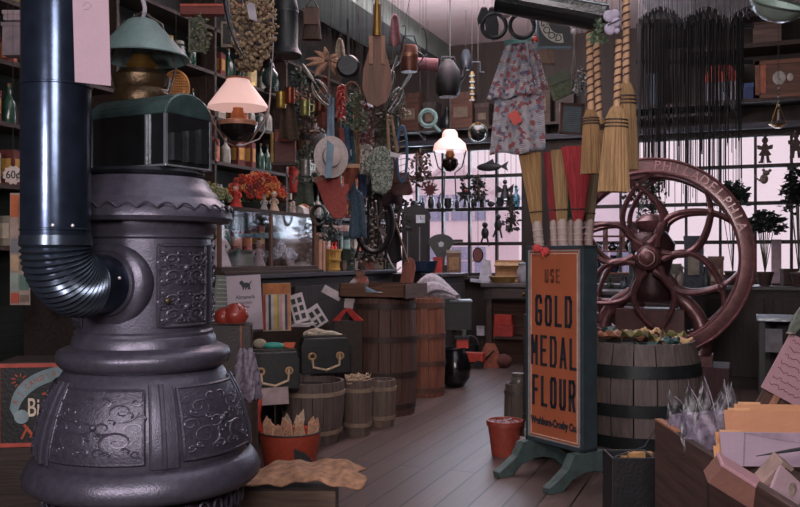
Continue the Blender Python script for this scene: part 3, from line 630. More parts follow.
# things inside the case
def figurine(name, label, cat, loc, h, col, hat, rz=A, group=None, skin='caa08c'):
    t = thing(name, label, cat, loc, rz, group); S[0] = h/10
    obj('dress', B().lathe([(2.6, 0), (2.7, .3), (1.3, 4), (1.1, 5), (1.5, 6.2), (.9, 6.9), (0, 7)], seg=14), M(col, .8), t)
    obj('head', B().ball((0, 0, 8.2), (1.2, 1.2, 1.4)), M(skin, .6), t); obj('hat', B().lathe([(2, 8.8), (1.9, 9.0), (1.1, 9.1), (.9, 10), (0, 10.1)], seg=14), M(hat, .7), t)
    for s_ in (-1, 1): obj('arm', B().tube([(s_*1.2, 0, 6.2), (s_*2.2, -.4, 4.6), (s_*1.6, -1.3, 3.8)], [.5, .45, .4], 6), M(col, .8), t)
    return t
figurine('china_figurine', 'tall white china figure inside the glass showcase, nearest the stove', 'figurine', on(-3.82, 5.72, zc), .33, 'd8c4c8', 'cbbac0')
figurine('china_figurine', 'small pinkish white china figure in the middle of the glass showcase', 'figurine', on(-3.85, 6.35, zc), .22, 'c9aeb4', 'bba0a8')
def flowers(name, label, cat, loc, r, h, cols, n, stems='3c4a36', leaf=None, sz=.03, seed=1):
    rr = random.Random(seed); t = thing(name, label, cat, loc, A)
    bs = {c: B(1) for c in cols}; st = B(1)
    for k in range(n):
        a = rr.uniform(0, 6.283); q = math.sqrt(rr.random()); x, y = r*q*math.cos(a), r*q*math.sin(a)*.7; z = h*(1-.5*q*q)*rr.uniform(.65, 1.05)
        c = cols[k % len(cols)]; s_ = sz*rr.uniform(.6, 1.3)
        for j in range(5):
            aa = j*1.257+a; bs[c].ball((x+s_*.6*math.cos(aa), y+s_*.3, z+s_*.6*math.sin(aa)), (s_*.45, s_*.3, s_*.45), 8)
        if k % 3 == 0: st.rod((x*.3, y*.3, 0), (x, y, z), .003, seg=4)
    for c in cols:
        o = obj('flowers', bs[c], M(c, .7, 0, .4, 60), t); o['kind'] = 'stuff'
    obj('stems', st, M(stems, .8), t); return t
flowers('flower_bunch', 'pale blue and white silk flowers inside the showcase', 'flowers', on(-3.84, 6.72, zc), .12, .2, ['9aa2b4', 'c4c0c8'], 40, sz=.03, seed=3)
t = thing('small_card', 'little grey card standing in the showcase near the stove', 'card', on(-3.75, 5.98, zc), A); obj('card_sheet', B(1).box((0, 0, .055), (.13, .004, .1), (-.2, 0, 0)), M('8b8a84', .8), t)
for k, (x, y, c, l) in enumerate(((-3.9, 6.1, '4d6a60', 'green'), (-3.95, 6.55, '3b3a3a', 'black'), (-3.95, 5.6, '6b5a3c', 'brown'))):
    t = thing('trinket_pot', f'small {l} lidded pot inside the glass showcase', 'pot', on(x, y, zc), 0); obj('bowl', B(1).lathe([(.03, 0), (.05, .03), (.055, .07), (.035, .1)], seg=16), M(c, .4), t); obj('lid', B(1).lathe([(.04, .1), (.02, .125), (.01, .14), (.015, .15), (0, .16)], seg=16), M(c, .4), t)
for k in range(5):
    t = thing('folded_cloth', 'folded bluish cloth on the showcase inner shelf', 'cloth', on(-4.0, 6.35+k*.15, 1.518), 0, 'folded cloths in the showcase'); obj('fold', B(1).bb(-.06, .06, -.06, .06, 0, .03+.008*k), M('6f8790', .9), t, .01)
# on top of the showcase
zt2 = 1.742
t = flowers('dried_flowers', 'big mound of red and orange dried flowers on top of the showcase', 'flowers', on(-3.98, 6.5, zt2+.02), .27, .32, ['b8452e', '9c3426', 'c07a45', '7c3430'], 260, sz=.032, seed=5)
obj('tray', B(1).lathe([(.2, 0), (.26, .06), (.27, .06), (.21, -.005)], seg=24, sy=.8), M('2a2f2c', .5), t)
flowers('foliage_bunch', 'dusty yellow-green dried foliage beside the stove on the showcase', 'foliage', on(-3.9, 5.55, zt2), .24, .18, ['6e7352', '8a8458', '4f5e48'], 160, sz=.026, seed=8)
figurine('rag_doll', 'rag doll in a red dress sitting on the showcase beside the foliage', 'doll', on(-3.76, 5.85, zt2), .2, 'a83228', '8f3028')
figurine('rag_doll', 'cream dressed doll with pointed white hat in the centre of the showcase top', 'doll', on(-3.74, 6.42, zt2), .17, 'c2a894', 'd2c2ba')
figurine('rag_doll', 'little grey doll on the showcase just left of the cream doll', 'doll', on(-3.72, 6.22, zt2), .13, '8f8b8c', '777')if False else figurine('rag_doll', 'little grey doll on the showcase just left of the cream doll', 'doll', on(-3.72, 6.22, zt2), .13, '8f8b8c', '777577')
figurine('rag_doll', 'pale pink doll on the right end of the showcase top', 'doll', on(-3.72, 6.72, zt2), .11, 'b9a0a0', 'c5b8b4')
t = thing('paper_house', 'folded white paper ornament lying on the showcase near its far end', 'ornament', on(-3.74, 6.9, zt2), 0); obj('body', B(1).prism([(-.06, 0), (.06, 0), (.05, .05), (0, .08), (-.05, .05)], -.05, .05), M('b8b4b2', .8), t)
t = T('red_canister', 'tall bright red cylinder canister near the far end of the showcase', 'canister', 295, 193, 8.0); obj('body', B().lathe([(5.5, 0), (5.8, .5), (5.8, 24), (5.2, 25), (0, 25)], seg=24), M('a83a34', .5), t); obj('lid', B().lathe([(6.1, 21.5), (6.1, 25.4), (0, 25.5)], seg=24), M('8e2c28', .5), t)
obj('stand', B().lathe([(7, -9), (7, -7), (3, -6.5), (3, -.5), (6, 0)], seg=16), M('332622'), t); cord(t, 25.4)
# beyond the showcase: tan case, yellow basket, green bin
t = thing('tan_suitcase', 'tan fibreboard case standing on the counter beyond the showcase', 'suitcase', on(-3.93, 7.14, 1.21), 0); S[0] = 7.3/FL
obj('body', B().bb(-30, 30, 0, 16, 0, 42), M('a07a60', .7, 0, .12), t, .01); obj('rim_band', B().bb(-30.6, 30.6, 7, 9, -.1, 42.6), M('6a4a3a', .6), t, .004)
obj('handle', B().tube([(-9, 8, 42.4), (-8, 8, 46), (1, 8, 46), (2, 8, 42.4)], 1, 6), M('4a3328', .6), t)
def basket(label, loc, r, h, col, rz=0, d=8.2):
    t = thing('bushel_basket', label, 'basket', loc, rz); b = B(1); n = 20
    for k in range(n):
        a = 2*PI*(k+.5)/n; w_ = PI*r/n*.9; c, s_ = math.cos(a), math.sin(a); p0 = Vector((c*r*.8, s_*r*.8, 0)); p1 = Vector((c*r, s_*r, h)); tx = Vector((-s_, c, 0))*w_; nn = Vector((c, s_, 0))*.004
        b.add([p0-tx*.8, p0+tx*.8, p1+tx, p1-tx, p0-tx*.8-nn, p0+tx*.8-nn, p1+tx-nn, p1-tx-nn], [(0, 1, 2, 3), (7, 6, 5, 4), (0, 3, 7, 4), (1, 5, 6, 2), (3, 2, 6, 7), (0, 4, 5, 1)])
    obj('slats', b, W(col, 2, .7, .3), t)
    for q in (.08, .5, .95): obj('band', B(1).lathe([(r*(.8+.2*q)+.002, h*q-.01), (r*(.8+.2*q)+.008, h*q-.01), (r*(.8+.2*q)+.01, h*q+.012), (r*(.8+.2*q)+.002, h*q+.012)], seg=30), M(col, .7), t)
    obj('bottom', B(1).lathe([(r*.79, .004), (r*.79, .01), (0, .01)], seg=24), M(col, .7), t); return t
q = P(331, 272, 8.7); q.z = 1.21; basket('yellow slatted basket of goods on the counter beside the tan case', q, .105, .22, 'b08c46'); YB_ = q
q2 = P(347, 272, 8.9); q2.z = 1.21; basket('dark green basket beside the yellow basket on the counter', q2, .085, .22, '26352c')
for k in range(7):
    a = k*.9; c = [('c83c30', 'red'), ('b8b0b0', 'white')][k % 2]
    t = thing('candy_packet', f'small {c[1]} packet sticking out of the yellow basket', 'packet', YB_+Vector((.05*math.cos(a), .05*math.sin(a), .12)), a, f'{c[1]} packets in the yellow basket'); obj('wrap', B(1).lathe([(.012, 0), (.018, .03), (.018, .12), (.006, .14), (.016, .17)], seg=8), M(c[0], .5), t)
t = T('pink_box', 'flat pinkish box on a stack of tins behind the yellow basket', 'box', 336, 231, 9.2); obj('body', B().bb(-12, 12, 0, 12, 0, 5), M('b79d98', .8), t, .003); obj('lid', B().bb(-12.5, 12.5, -.5, 12.5, 3, 6), M('c4aca4', .8), t); obj('stand', B().bb(-2, 2, 5, 8, -41, 0), DARKW, t)
# ================================================================ bench: books, boards, bags
def leaning(name, label, cat, px, py, d, w_, h, tilt, col, rz=A, roll=0, th=1.2):
    t = T(name, label, cat, px, py, d, rz); t.rotation_euler = (tilt, roll, rz); obj('sheet', B().bb(-w_/2, w_/2, 0, th, 0, h), M(col, .8, 0, .05), t, .001); return t
t = leaning('almanac_booklet', 'large white booklet with a small black picture and title, propped on the bench', 'booklet', 246, 330, 6.15, 34, 55, -.12, 'a89ca6', A+.1, -.06); s = S[0]
text('Almanack', 5.4*s, M('2c2c34'), t, (1*s, -.3*s, 33*s), sx=.9, bold=.0003); text('FARMERS', 3.2*s, M('33333a'), t, (1*s, -.3*s, 27*s)); text('BOOK', 3*s, M('33333a'), t, (1*s, -.3*s, 23*s))
b = B().ball((2, -.3, 45), (4.5, .3, 2.6)).ball((-2, -.3, 47.5), (2.2, .3, 2.2)); 
for x in (-1, 1.5, 4, 5.5): b.rod((x, -.3, 45), (x+.5, -.3, 40.5), .7, seg=5)
b.rod((6, -.3, 46), (8, -.3, 49), .5); obj('animal_print', b, M('1e1e22'), t)
t = leaning('striped_chart', 'tan-headed card of coloured vertical stripes propped beside the white booklet', 'card', 277, 331, 6.35, 28, 48, -.12, 'a8957e', A, -.03); s = S[0]
obj('header', B().bb(-13.8, 13.8, -.4, 0, 37, 47.6), M('9a6038', .8), t)
for k, c in enumerate(('a33c34', 'b3aeb2', '34404c', 'a9a2a4', 'b89a58', '8f8c5a', 'b07f86', 'a9a2a4', '4a3440', 'a8704c')): obj('stripe', B().bb(-13.6+k*2.75, -11.2+k*2.75, -.4, 0, 1, 36.5), M(c, .8), t)
t = leaning('patterned_booklet', 'grey-green patterned booklet tucked behind the white booklet next to the stove', 'booklet', 224, 322, 6.2, 26, 46, -.12, '6c746e', A+.2, .12)
b = B()
for k in range(9): b.rod((-11, -.4, 6+k*4.4), (11, -.4, 9+k*4.2), .5, seg=4)
obj('printed_lines', b, M('a8a8a4'), t)
def domino(label, px, py, d, roll, w_, h, rows, tilt=-.3):
    t = leaning('windowed_card', label, 'card', px, py, d, w_, h, tilt, 'b9b0b4', A, roll, 2); n = 0
    for r_ in range(rows):
        for c in (-1, 1): obj('dark_slot', B().bb(c*w_*.22-w_*.14, c*w_*.22+w_*.14, -.4, 0, h*(.1+.85*r_/rows), h*(.1+.85*(r_+.65)/rows)), M('202226', .5), t, .0)
domino('tall white card with dark slots leaning on the bench', 302, 322, 6.5, -.3, 15, 30, 3); domino('short white card with dark slots leaning right of the taller one', 322, 325, 6.6, -.6, 15, 22, 2)
t = T('folded_papers', 'flat folded white papers lying on the bench shelf below the white cards', 'papers', 302, 327, 6.45)
for k in range(3): obj('paper_sheet', B().box((k*3-2, 0, 1+k*1.2), (20, 10, 1), (0, 0, k*.3)), M('a8a0a4'), t)
# red cushions
for (px, l) in ((224, 'round red tomato-like cushion on the dark case, nearest the stove'), (236, 'larger round red cushion on the dark case beside the white booklet')):
    t = T('red_cushion', l, 'cushion', px, 323, 5.5); r = 13 if px > 230 else 10
    b = B().lathe([(0, 1), (r*.7, 0), (r, r*.5), (r*.85, r*1.1), (r*.3, r*1.5), (0, r*1.4)], seg=24); obj('pad', b, M('8a3024', .4, 0, .2, coat=.3), t)
    b = B()
    for k in range(6): a = k*PI/3; b.tube([(q*r*math.cos(a)*1.02, q*r*math.sin(a)*1.02, r*(1.52-.5*q*q)) for q in (0, .4, .7, .9)], .5, 5)
    obj('seam', b, M('6b241e'), t)
t = T('dark_case', 'dark worn leather case under the red cushions beside the stove', 'case', 232, 392, 5.55, A+.15); obj('body', B().bb(-22, 20, -6, 22, 0, 68), M('2a2020', .5, 0, .3), t, .01); obj('strap', B().bb(8, 10, -7, -5.9, 1, 67), M('7a4a34'), t); obj('stand', B().bb(-20, 18, -5, 21, -66, 0), DARKW, t)
# valises
def valise(label, px, py, d, w_, h, rz):
    t = T('black_valise', label, 'bag', px, py, d, rz); BK = M('17181b', .45, 0, .3, coat=.2)
    out = [(-w_/2, 0), (w_/2, 0), (w_/2, h*.75), (w_/2-3, h), (-w_/2+3, h), (-w_/2, h*.75)]
    b = B(); b.prism(out, 0, 22); obj('body', b, BK, t, .008); obj('clasp_rim', B().bb(-w_/2+3, w_/2-3, 8, 13, h, h+2), M('2b2522'), t, .002)
    hb = B(); hb.tube([(-14, -1, h*.45), (-13, -3, h*.2), (0, -4, h*.12), (13, -3, h*.25), (14, -1, h*.55)], 1.4, 8); obj('rope_handle', hb, M('b8a088', .8), t)
    for s_ in (-1, 1): obj('handle_ring', B().ring((s_*14, -1.5, h*.5), 3.2, 1.2, 14, 'y'), M('a8835c', .7), t)
    return t
valise('black bag with rope handle holding a colourful bundle, nearest the stove', 275, 390, 5.75, 50, 38, A+.25)
valise('black bag with pale rope handle, right of the other black bag', 326, 374, 6.45, 50, 36, A+.25)
t = T('striped_toy_fish', 'turquoise and orange cloth bundle lying on the nearer black bag', 'toy', 273, 349, 5.85)
obj('body', B().ball((0, 4, 3), (13, 4, 3.4)), M('2f8a7c', .6), t); obj('head', B().ball((-14, 4, 5), (7, 4, 5)), M('a89a88', .7), t); obj('tail', B().prism([(10, 2), (20, 0), (22, 6), (10, 6)], 2, 6), M('b05030', .7), t)
t = T('knotted_rag', 'knotted white rag draped over the farther black bag', 'cloth', 322, 337, 6.55)
b = B(); b.tube(bez((-18, 3, 2), (-8, 0, 10), (4, 3, 3)), 2.4, 7); b.tube(bez((-4, 3, 1), (6, -2, 8), (20, 2, 0)), 2.2, 7); b.ring((-10, 2, 3), 5, 1.8, 14, 'z'); b.box((10, 4, 0), (22, 8, 1.2), (0, .1, .2)); obj('rag', b, M('b4a898', .8), t)
t = T('red_pennants', 'pair of small red cloth points beside the dark barrel top', 'cloth', 348, 321, 6.9)
b = B(); b.prism([(-16, 0), (-8, 0), (0, 12), (-4, 12)], 0, 2).prism([(16, 0), (6, 0), (-3, 12), (2, 13)], 1, 3); obj('cloth', b, M('a8302a', .8), t, .002); obj('stand', B().bb(-14, 14, 1, 6, -(t.location.z/S[0]), 0), DARKW, t)
t = T('white_slippers', 'pair of white cards on a black strap above the red cloth', 'card', 344, 303, 7.3)
obj('white_card', B().box((-12, 0, 10), (20, 2, 8), (0, .5, 0)), M('bdb2b6'), t); obj('white_card', B().box((7, 0, 0), (13, 2, 11), (0, .12, 0)), M('bdb0b0'), t); obj('black_strap', B().tube(bez((-24, 1, 4), (-4, 2, 12), (14, 1, -6)), 1.6, 6), BLACK, t); cord(t, 12)
# ================================================================ foreground: pail of papers, card, burlap
d = dZ(474, 0); q = P(287, 474, d)+F*.15; q.z = 0; S[0] = (d+.1)/FL
t = thing('red_pail', 'red leather pail stuffed with paper cones on the floor beside the stove', 'pail', q, A)
obj('pail_body', B().lathe([(24, 0), (26, 2), (31, 37), (30, 38), (27, 36), (23, 3), (0, 3)], seg=36), M('a0402c', .6, 0, .12, 30), t); obj('rim', B().ring((0, 0, 37.5), 30.5, 1, 36), M('2a2220'), t)
obj('dark_emblem', B().prism([(2, 26), (14, 20), (21, 12), (16, 4), (6, 2), (3, 12)], -29.6, -25, T=Matrix.Rotation(.18, 4, 'Z')), M('1d1a1c', .5), t)
obj('handle_strap', B().tube([(-30, 0, 36), (-33, -4, 52), (-30, -2, 70)], [3, 3.5, 2.5], 8), M('b4382c', .6), t)
for k in range(14):
    x, y = -20+k*3.2, R.uniform(-12, 8); a = R.uniform(-.5, .5); h = R.uniform(34, 48)*(.75 if k < 6 else .95); o = T('paper_cone', 'tan wrapped paper packet poking out of the red pail', 'packet', 0, 0, 1, A+R.uniform(-.6, .6), 'paper packets in the red pail'); S[0] = (d+.1)/FL
    o.location = q+RT*(x*S[0])+F*(y*S[0])+Vector((0, 0, 18*S[0])); o.rotation_euler = (R.uniform(-.15, .15), a*.8, A); w_ = R.uniform(6, 9)
    obj('wrapper', B().prism([(-w_*.4, 0), (w_*.4, 0), (w_*.55, h*.75), (0, h), (-w_*.55, h*.8)], -1, 1), M(('b0886c', 'a27a62', '8f7a6a', 'b79c88')[k % 4], .7, 0, .4, 90), o, .002)
    obj('fold', B().rod((-w_*.4, -1.3, 2), (w_*.5, -1.3, h*.7), .6, seg=5), M('c0a590', .7), o)
t = T('blank_card', 'plain pale card standing between the black bag and the red pail', 'card', 275, 406, 5.7, A+.1); obj('card_sheet', B().box((0, 0, 10), (27, 1, 17), (-.1, -.05, 0)), M('9a8688', .8), t); obj('stand', B().rod((0, 1, 0), (0, 3, -60), 1), DARKW, t)
# cellophane bag and crumpled heap beside the stove
t = T('crumpled_bag', 'crumpled grey-purple bag slumped against the stove side', 'bag', 246, 400, 4.3)
def crump(u, v, w_=26, h=50, s_=3): a = 2*PI*u; r = 1+.16*math.sin(5*a+3*v)+.12*math.sin(9*a-7*v*3); hh = v; return (w_*.5*r*(1-.55*hh*hh)*math.cos(a), w_*.42*r*(1-.55*hh*hh)*math.sin(a), h*v+2*math.sin(7*a))
obj('bag_body', B().sheet(crump, 40, 14), M('6e6474', .5, 0, .4, 50), t, thick=.003); obj('stand', B().lathe([(12, -118), (12, 1), (0, 1)], seg=16), DARKW, t)
t = thing('burlap_sack', 'tan burlap sheet lying over a low box in front of the stove', 'sack', P(300, 497, 3.7), A); S[0] = 3.7/FL
def sack(u, v): x = -62+125*u; y = -20+60*v; return (x+(5*math.sin(v*7) if u > .9 else 0), y+6*math.sin(u*5), 16+12*math.sin(u*PI*.7)*(.6+.4*v)+2*math.sin(u*13+v*4)+1.2*math.sin(u*31)-(26*(u-.8)*2 if u > .8 else 0)*(.3)-(26*(.15-v) if v < .15 else 0))
obj('cloth', B().sheet(sack, 60, 30), M('8f6a52', .85, 0, .4, 30, .8, 200), t, thick=.006); obj('low_box', B().bb(-58, 36, -8, 38, -56, 8), W('4a382e', 0), t)
# ================================================================ on the barrels and the far counter
t = thing('wooden_crate', 'open wooden crate with a hand slot lying on the dark barrel', 'crate', (TBT[0], TBT[1], 1.0), 0); S[0] = 1
b = B(); b.bb(-.3, .3, -.26, .26, 0, .012); obj('bottom', b, W('5a3f34', 0), t)
obj('side_panel', B().bb(-.3, .3, .245, .26, 0, .12), W('5f4336', 0), t); obj('side_panel', B().bb(-.3, -.06, -.26, -.245, 0, .12).bb(.1, .3, -.26, -.245, 0, .12).bb(-.06, .1, -.26, -.245, 0, .05), W('6a4c3c', 0), t)
for sx in (-1, 1): obj('end_board', B().bb(sx*.3-.008, sx*.3+.008, -.26, .26, 0, .12), W('5a4034', 1), t)
t = T('clown_doll', 'small doll in patterned blue trousers sprawled on the wooden crate', 'doll', 362, 296, 7.7)
obj('trousers', B().tube([(0, 0, 10), (2, -2, 4), (16, -5, 0)], [7, 6, 4], 10), M('5a7080', .8), t); obj('shirt', B().ball((-1, 0, 14), (8, 6, 8)), M('a86a60', .8, 0, .5, 90), t); obj('head', B().ball((-2, 0, 23), 5), M('b08a78'), t); obj('hat', B().lathe([(9, 25), (8, 26), (4.5, 26), (4, 31), (0, 31)], seg=16), M('3a2a26'), t)
for s_ in (-1, 1): obj('shoe', B().ball((18, -5+s_*3, 2), (6, 2.4, 2.4)), M('a8aab0'), t)
obj('arm', B().tube([(-6, -3, 16), (-14, -6, 8), (-12, -8, 2)], [3, 2.6, 2], 7), M('a8a0a0'), t)
t = T('wooden_paddle', 'reddish brown wooden paddle standing up behind the barrels', 'paddle', 405, 296, 8.2, A); t.rotation_euler = (0, .12, A)
obj('blade', B().prism([(-7, 0), (6, 0), (7.5, 30), (5, 37), (0, 39), (-4, 36), (-6, 28)], 0, 3), W('7a4636', 2), t, .004); obj('stem', B().rod((0, 1.5, -60), (0, 1.5, 1), 1.8), W('6a3c30', 2), t)
t = T('white_sack', 'grey-white crumpled flour sack lying on the dark box right of the paddle', 'sack', 434, 299, 8.9)
def lump(u, v): a = 2*PI*u; q = math.sin(PI*v); x = -24+48*v; r = (3+15*q*(1.25-.75*v))*(1+.1*math.sin(5*a+9*v)+.07*math.sin(11*a+17*v)); return (x+3*math.cos(a), r*math.cos(a)*.9, 12*q*(1.1-.6*v)+r*math.sin(a)*.8+2)
obj('sack_body', B().sheet(lump, 36, 30), M('a39ca4', .8, 0, .25, 30), t); obj('red_print', B().ball((-8, -11, 12), (3, 1, 3)), M('8f5a60'), t)
t = T('dark_box', 'black open box holding the white sack, above the round iron pot', 'box', 455, 330, 9.0); obj('body', B().bb(-42, 16, -4, 22, 0, 28), M('1d1e21', .4, 0, .2), t, .004); obj('lit_lip', B().bb(-6, 17, -5, 23, 28, 30), M('6d747c', .3, .3), t, .002)  # lip's paler grey puts the light on the edge into its colour
obj('support_leg', B().bb(-38, -34, 0, 18, -74, 0), DARKW, t); obj('support_leg', B().bb(-2, 2, 14, 18, -74, 0), DARKW, t)
d = dZ(388, 0); t = T('iron_pot', 'round glossy black iron pot standing on the floor at the counter end', 'pot', 455, 388, 8.85)
obj('pot_body', B().lathe([(3, 0), (9, 2), (15, 11), (16, 21), (13, 32), (10, 38), (11, 40), (9, 40)], seg=30), M('121316', .12, .2, .2, coat=.7), t)
obj('rim', B().ring((0, 0, 40), 11, 1, 24), M('26282c', .3, .4), t)
t = T('toy_engine', 'red and black toy lying on top of the round iron pot', 'toy', 458, 348, 8.85); obj('body', B().bb(-2, 10, -5, 6, 0, 9), M('b03a2c', .5), t, .003); obj('top_band', B().bb(-3, 11, -6, 7, 9, 12), M('22242a'), t); obj('chimney', B().lathe([(2, 12), (2.5, 18), (0, 18)], c=(6, 0, 0), seg=12), M('5f6a60'), t)
# mantel clock, scale, tins
t = T('mantel_clock', 'tall dark wooden clock with a small white dial by the window', 'clock', 416, 273, 10.3, A)
obj('case_body', B().bb(-14, 14, 0, 16, 0, 55), W('1f1c1e', 2), t, .005); obj('pediment', B().prism([(-15, 55), (15, 55), (14, 60), (8, 66), (0, 69), (-8, 66), (-14, 60)], 0, 16), W('232022', 0), t, .003)
obj('dial', B().bb(0, 9, -.8, 0, 50, 58), M('b9bcc6', .5), t); obj('door_strip', B().bb(3, 4.2, -.8, 0, 6, 46).bb(-9, -8, -.8, 0, 6, 46), M('6a6a6e', .4, .5), t)
obj('hands', B().rod((4.5, -1, 54), (4.5, -1, 57), .3, seg=4).rod((4.5, -1, 54), (7, -1, 54), .3, seg=4), BLACK, t)
t = T('counter_scale', 'black fan-shaped shop scale beside the red tin on the far counter', 'scale', 441, 273, 10.0)
obj('base', B().prism([(-9, 0), (9, 0), (6, 8), (-6, 8)], -4, 6), BLACK, t, .003); obj('neck', B().prism([(-3, 8), (3, 8), (4, 20), (-4, 20)], -1, 4), BLACK, t)
obj('fan_head', B().prism([(-3, 14), (3, 14), (12, 29)]+[(13*math.cos(PI*i/10), 30+9*math.sin(PI*i/10)) for i in range(11)]+[(-12, 29)], -2, 5), M('17181b', .35), t, .003); obj('dial_window', B().prism([(-2, 26), (2, 26), (3, 30), (0, 31.5), (-3, 30)], -2.8, -2), M('a8aab2'), t)
obj('weighing_arm', B().bb(4, 22, 0, 6, 31, 33.5), BLACK, t)
t = T('red_tin', 'bright red tin in front of the shop scale', 'tin', 438, 273, 9.7); obj('body', B().bb(-4.5, 4.5, 0, 7, 0, 15), M('b02e2c', .5), t, .003); obj('lid', B().bb(-4.8, 4.8, -.3, 7.3, 13, 16), M('8c2422', .5), t)
t = T('brown_tin_box', 'brown patterned box right of the shop scale', 'box', 454, 273, 9.9); obj('body', B().bb(-7, 7, 0, 9, 0, 20), M('6a4a38', .5), t, .003); obj('front_label', B().bb(-5, 5, -.6, 0, 3, 16), M('8a6a4a', .6, 0, .5, 90), t); obj('lid', B().bb(-7.4, 7.4, -.4, 9.4, 20, 23), M('9a9088'), t)
t = T('blue_tray', 'dark blue enamel pan on the far counter left of the red tin', 'pan', 421, 273, 9.5); obj('pan_body', B().lathe([(10, 0), (14, 2), (17, 12), (16, 12), (12, 2.5), (0, 2)], seg=28), M('1e3048', .3, .1, .2, coat=.5), t)
# on the window counter
YW = 10.4
def onw(name, label, cat, px, x=None, y=YW, rz=0):
    q = P(px, 258, dY(px, y)); q.z = 1.031; S[0] = dY(px, y)/FL; return thing(name, label, cat, q, rz)
t = onw('white_pitcher', 'white folded paper and cloth standing at the left of the window counter', 'papers', 485); obj('sheet', B().prism([(-7, 0), (7, 0), (5, 22), (-2, 24)], 0, 3), M('b9b4c0'), t, .003); obj('sheet', B().box((-4, -6, 1.5), (18, 9, 3), (0, .1, .3)), M('a9a8b2'), t)
t = onw('tan_carton', 'tan cardboard carton standing on the window counter', 'box', 508, y=10.6); obj('body', B().bb(-13, 13, 0, 10, 0, 22), M('a87f58', .8), t, .002); obj('flap', B().box((0, -3, 18), (26, 7, .8), (.5, 0, 0)), M('b48c64', .8), t)
t = onw('shallow_basket', 'shallow yellowish basket in front of the tan carton', 'basket', 503, y=10.33)
obj('basket_body', B().lathe([(10, 0), (14, 6), (13.4, 6), (9.5, 1), (0, 1)], seg=24), M('a0804a', .8, 0, .5, 90, .8, 200), t); obj('rim', B().ring((0, 0, 6), 13.8, .7, 24), M('8a6a3a'), t)
t = onw('pale_vase', 'pale grey jar at the right end of the window counter', 'jar', 523, y=10.4); obj('jar_body', B().lathe([(4, 0), (6, 4), (6, 12), (4, 16), (4.6, 18)], seg=20), M('8f8a92', .4), t); obj('lid', B().lathe([(4.8, 18), (4.8, 19.5), (0, 21)], seg=20), M('77727a'), t)
# under the window counter
def under(name, label, cat, px, z, y=10.35): q = P(px, 258, dY(px, y)); q.z = z; S[0] = dY(px, y)/FL; return thing(name, label, cat, q, 0)
t = under('red_bundle', 'folded bright red cloth under the window counter', 'cloth', 504, .62-.26); obj('fold', B().bb(-10, 10, -4, 6, 0, 11), M('8f3028', .8), t, .01); obj('fold', B().bb(-9, 9, -4, 6, 11, 22), M('9c3228', .8), t, .01)
t = under('red_wagon', 'small red toy wagon on the floor under the window counter', 'wagon', 473, .0, 10.0); obj('wagon_bed', B().bb(-12, 12, -6, 6, 6, 15), M('a83c30', .5), t, .004)
for sx in (-1, 1):
    for sy in (-1, 1): obj('wheel', B().lathe([(4, -1), (4, 1)], T=Matrix.Translation((sx*8, sy*7, 4)) @ Matrix.Rotation(PI/2, 4, 'X'), seg=16), BLACK, t)
obj('handle', B().rod((12, 0, 8), (22, 0, 18), .8), BLACK, t)
t = under('rag_bundle', 'brown and rust cloth bundle under the window counter', 'cloth', 490, .0, 10.1); obj('lump', B().sheet(lambda u, v: ((9+3*math.sin(9*u*6.28))*math.cos(6.28*u)*(1-.6*v*v), 8*math.sin(6.28*u)*(1-.6*v*v), 24*v), 28, 10), M('7a4434', .9, 0, .5, 60), t); obj('lump', B().ball((14, 0, 7), (9, 6, 7)), M('54302a', .9, 0, .5, 60), t)
t = under('dark_bucket', 'black bucket beneath the left end of the window counter', 'bucket', 470, .0, 10.45); obj('bucket_body', B().lathe([(7, 0), (9, 18), (8.4, 18), (6.4, 1), (0, 1)], seg=24), BLACK, t); obj('handle', B().ring((0, 0, 18), 9, .5, 20, 'y'), M('6a6a6e', .4, .5), t)
t = under('white_tag', 'small white packet on the lower shelf under the window counter', 'packet', 481, .362, 10.35); obj('packet_body', B().bb(-4, 4, -2, 2, 0, 9), M('a8a4ac'), t, .002); obj('seal', B().bb(-4.2, 4.2, -2.2, 2.2, 7, 9.4), M('8c8890'), t)
# red flower pot and small barrel left of the sign
d = dZ(459, 0); q = P(507, 459, d)+F*.12; q.z = 0; S[0] = (d+.12)/FL
t = thing('red_pot', 'rusty red pot of pale shavings on the floor beside the flour sign', 'pot', q, A); obj('pot_body', B().lathe([(13, 0), (17, 30), (18.5, 30), (18.5, 35), (16.5, 35), (12, 3), (0, 3)], seg=30), M('84362a', .5, 0, .2, 30), t)
b = B()
for k in range(50): a, r = R.uniform(0, 6.28), 14*math.sqrt(R.random()); c = Vector((r*math.cos(a), r*math.sin(a), 31+R.uniform(0, 3))); b.rod(c, c+Vector((R.uniform(-4, 4), R.uniform(-4, 4), R.uniform(-.5, 2))), .6, seg=4)
o = obj('wood_chips', b, M('a8969a', .8), t); o['kind'] = 'stuff'
q = P(519, 440, 6.25); q.z = 0
barrel('narrow dark keg behind the flour sign and red pot', q, .1, .11, .42, (.15, .85), '4a4038', '3a3430', 'small_keg', 'keg', hw_=.03, hm=.1)
S[0] = 6.2/FL; t = thing('white_jar', 'white-capped glass jar standing on the narrow keg', 'jar', Vector((q.x, q.y, .392)), A); obj('jar_body', B().lathe([(7, 0), (8, 2), (8, 9), (6, 11)], seg=18), M('55504a', .3), t); obj('lid', B().lathe([(7, 11), (7, 14), (0, 14.5)], seg=18), M('4a443c'), t)
S[0] = 5.9/FL; t = thing('label_bottle', 'small bottle with a white label standing before the narrow keg', 'bottle', P(526, 440, 5.75)*1, A); t.location.z = 0; obj('bottle_body', B().lathe([(5, 0), (6, 2), (6, 26), (3, 32), (2.4, 40), (3, 41)], seg=16), M('2a1c18', .3), t); obj('paper_label', B().lathe([(6.2, 5), (6.2, 20)], seg=16), M('b5a3a8'), t)
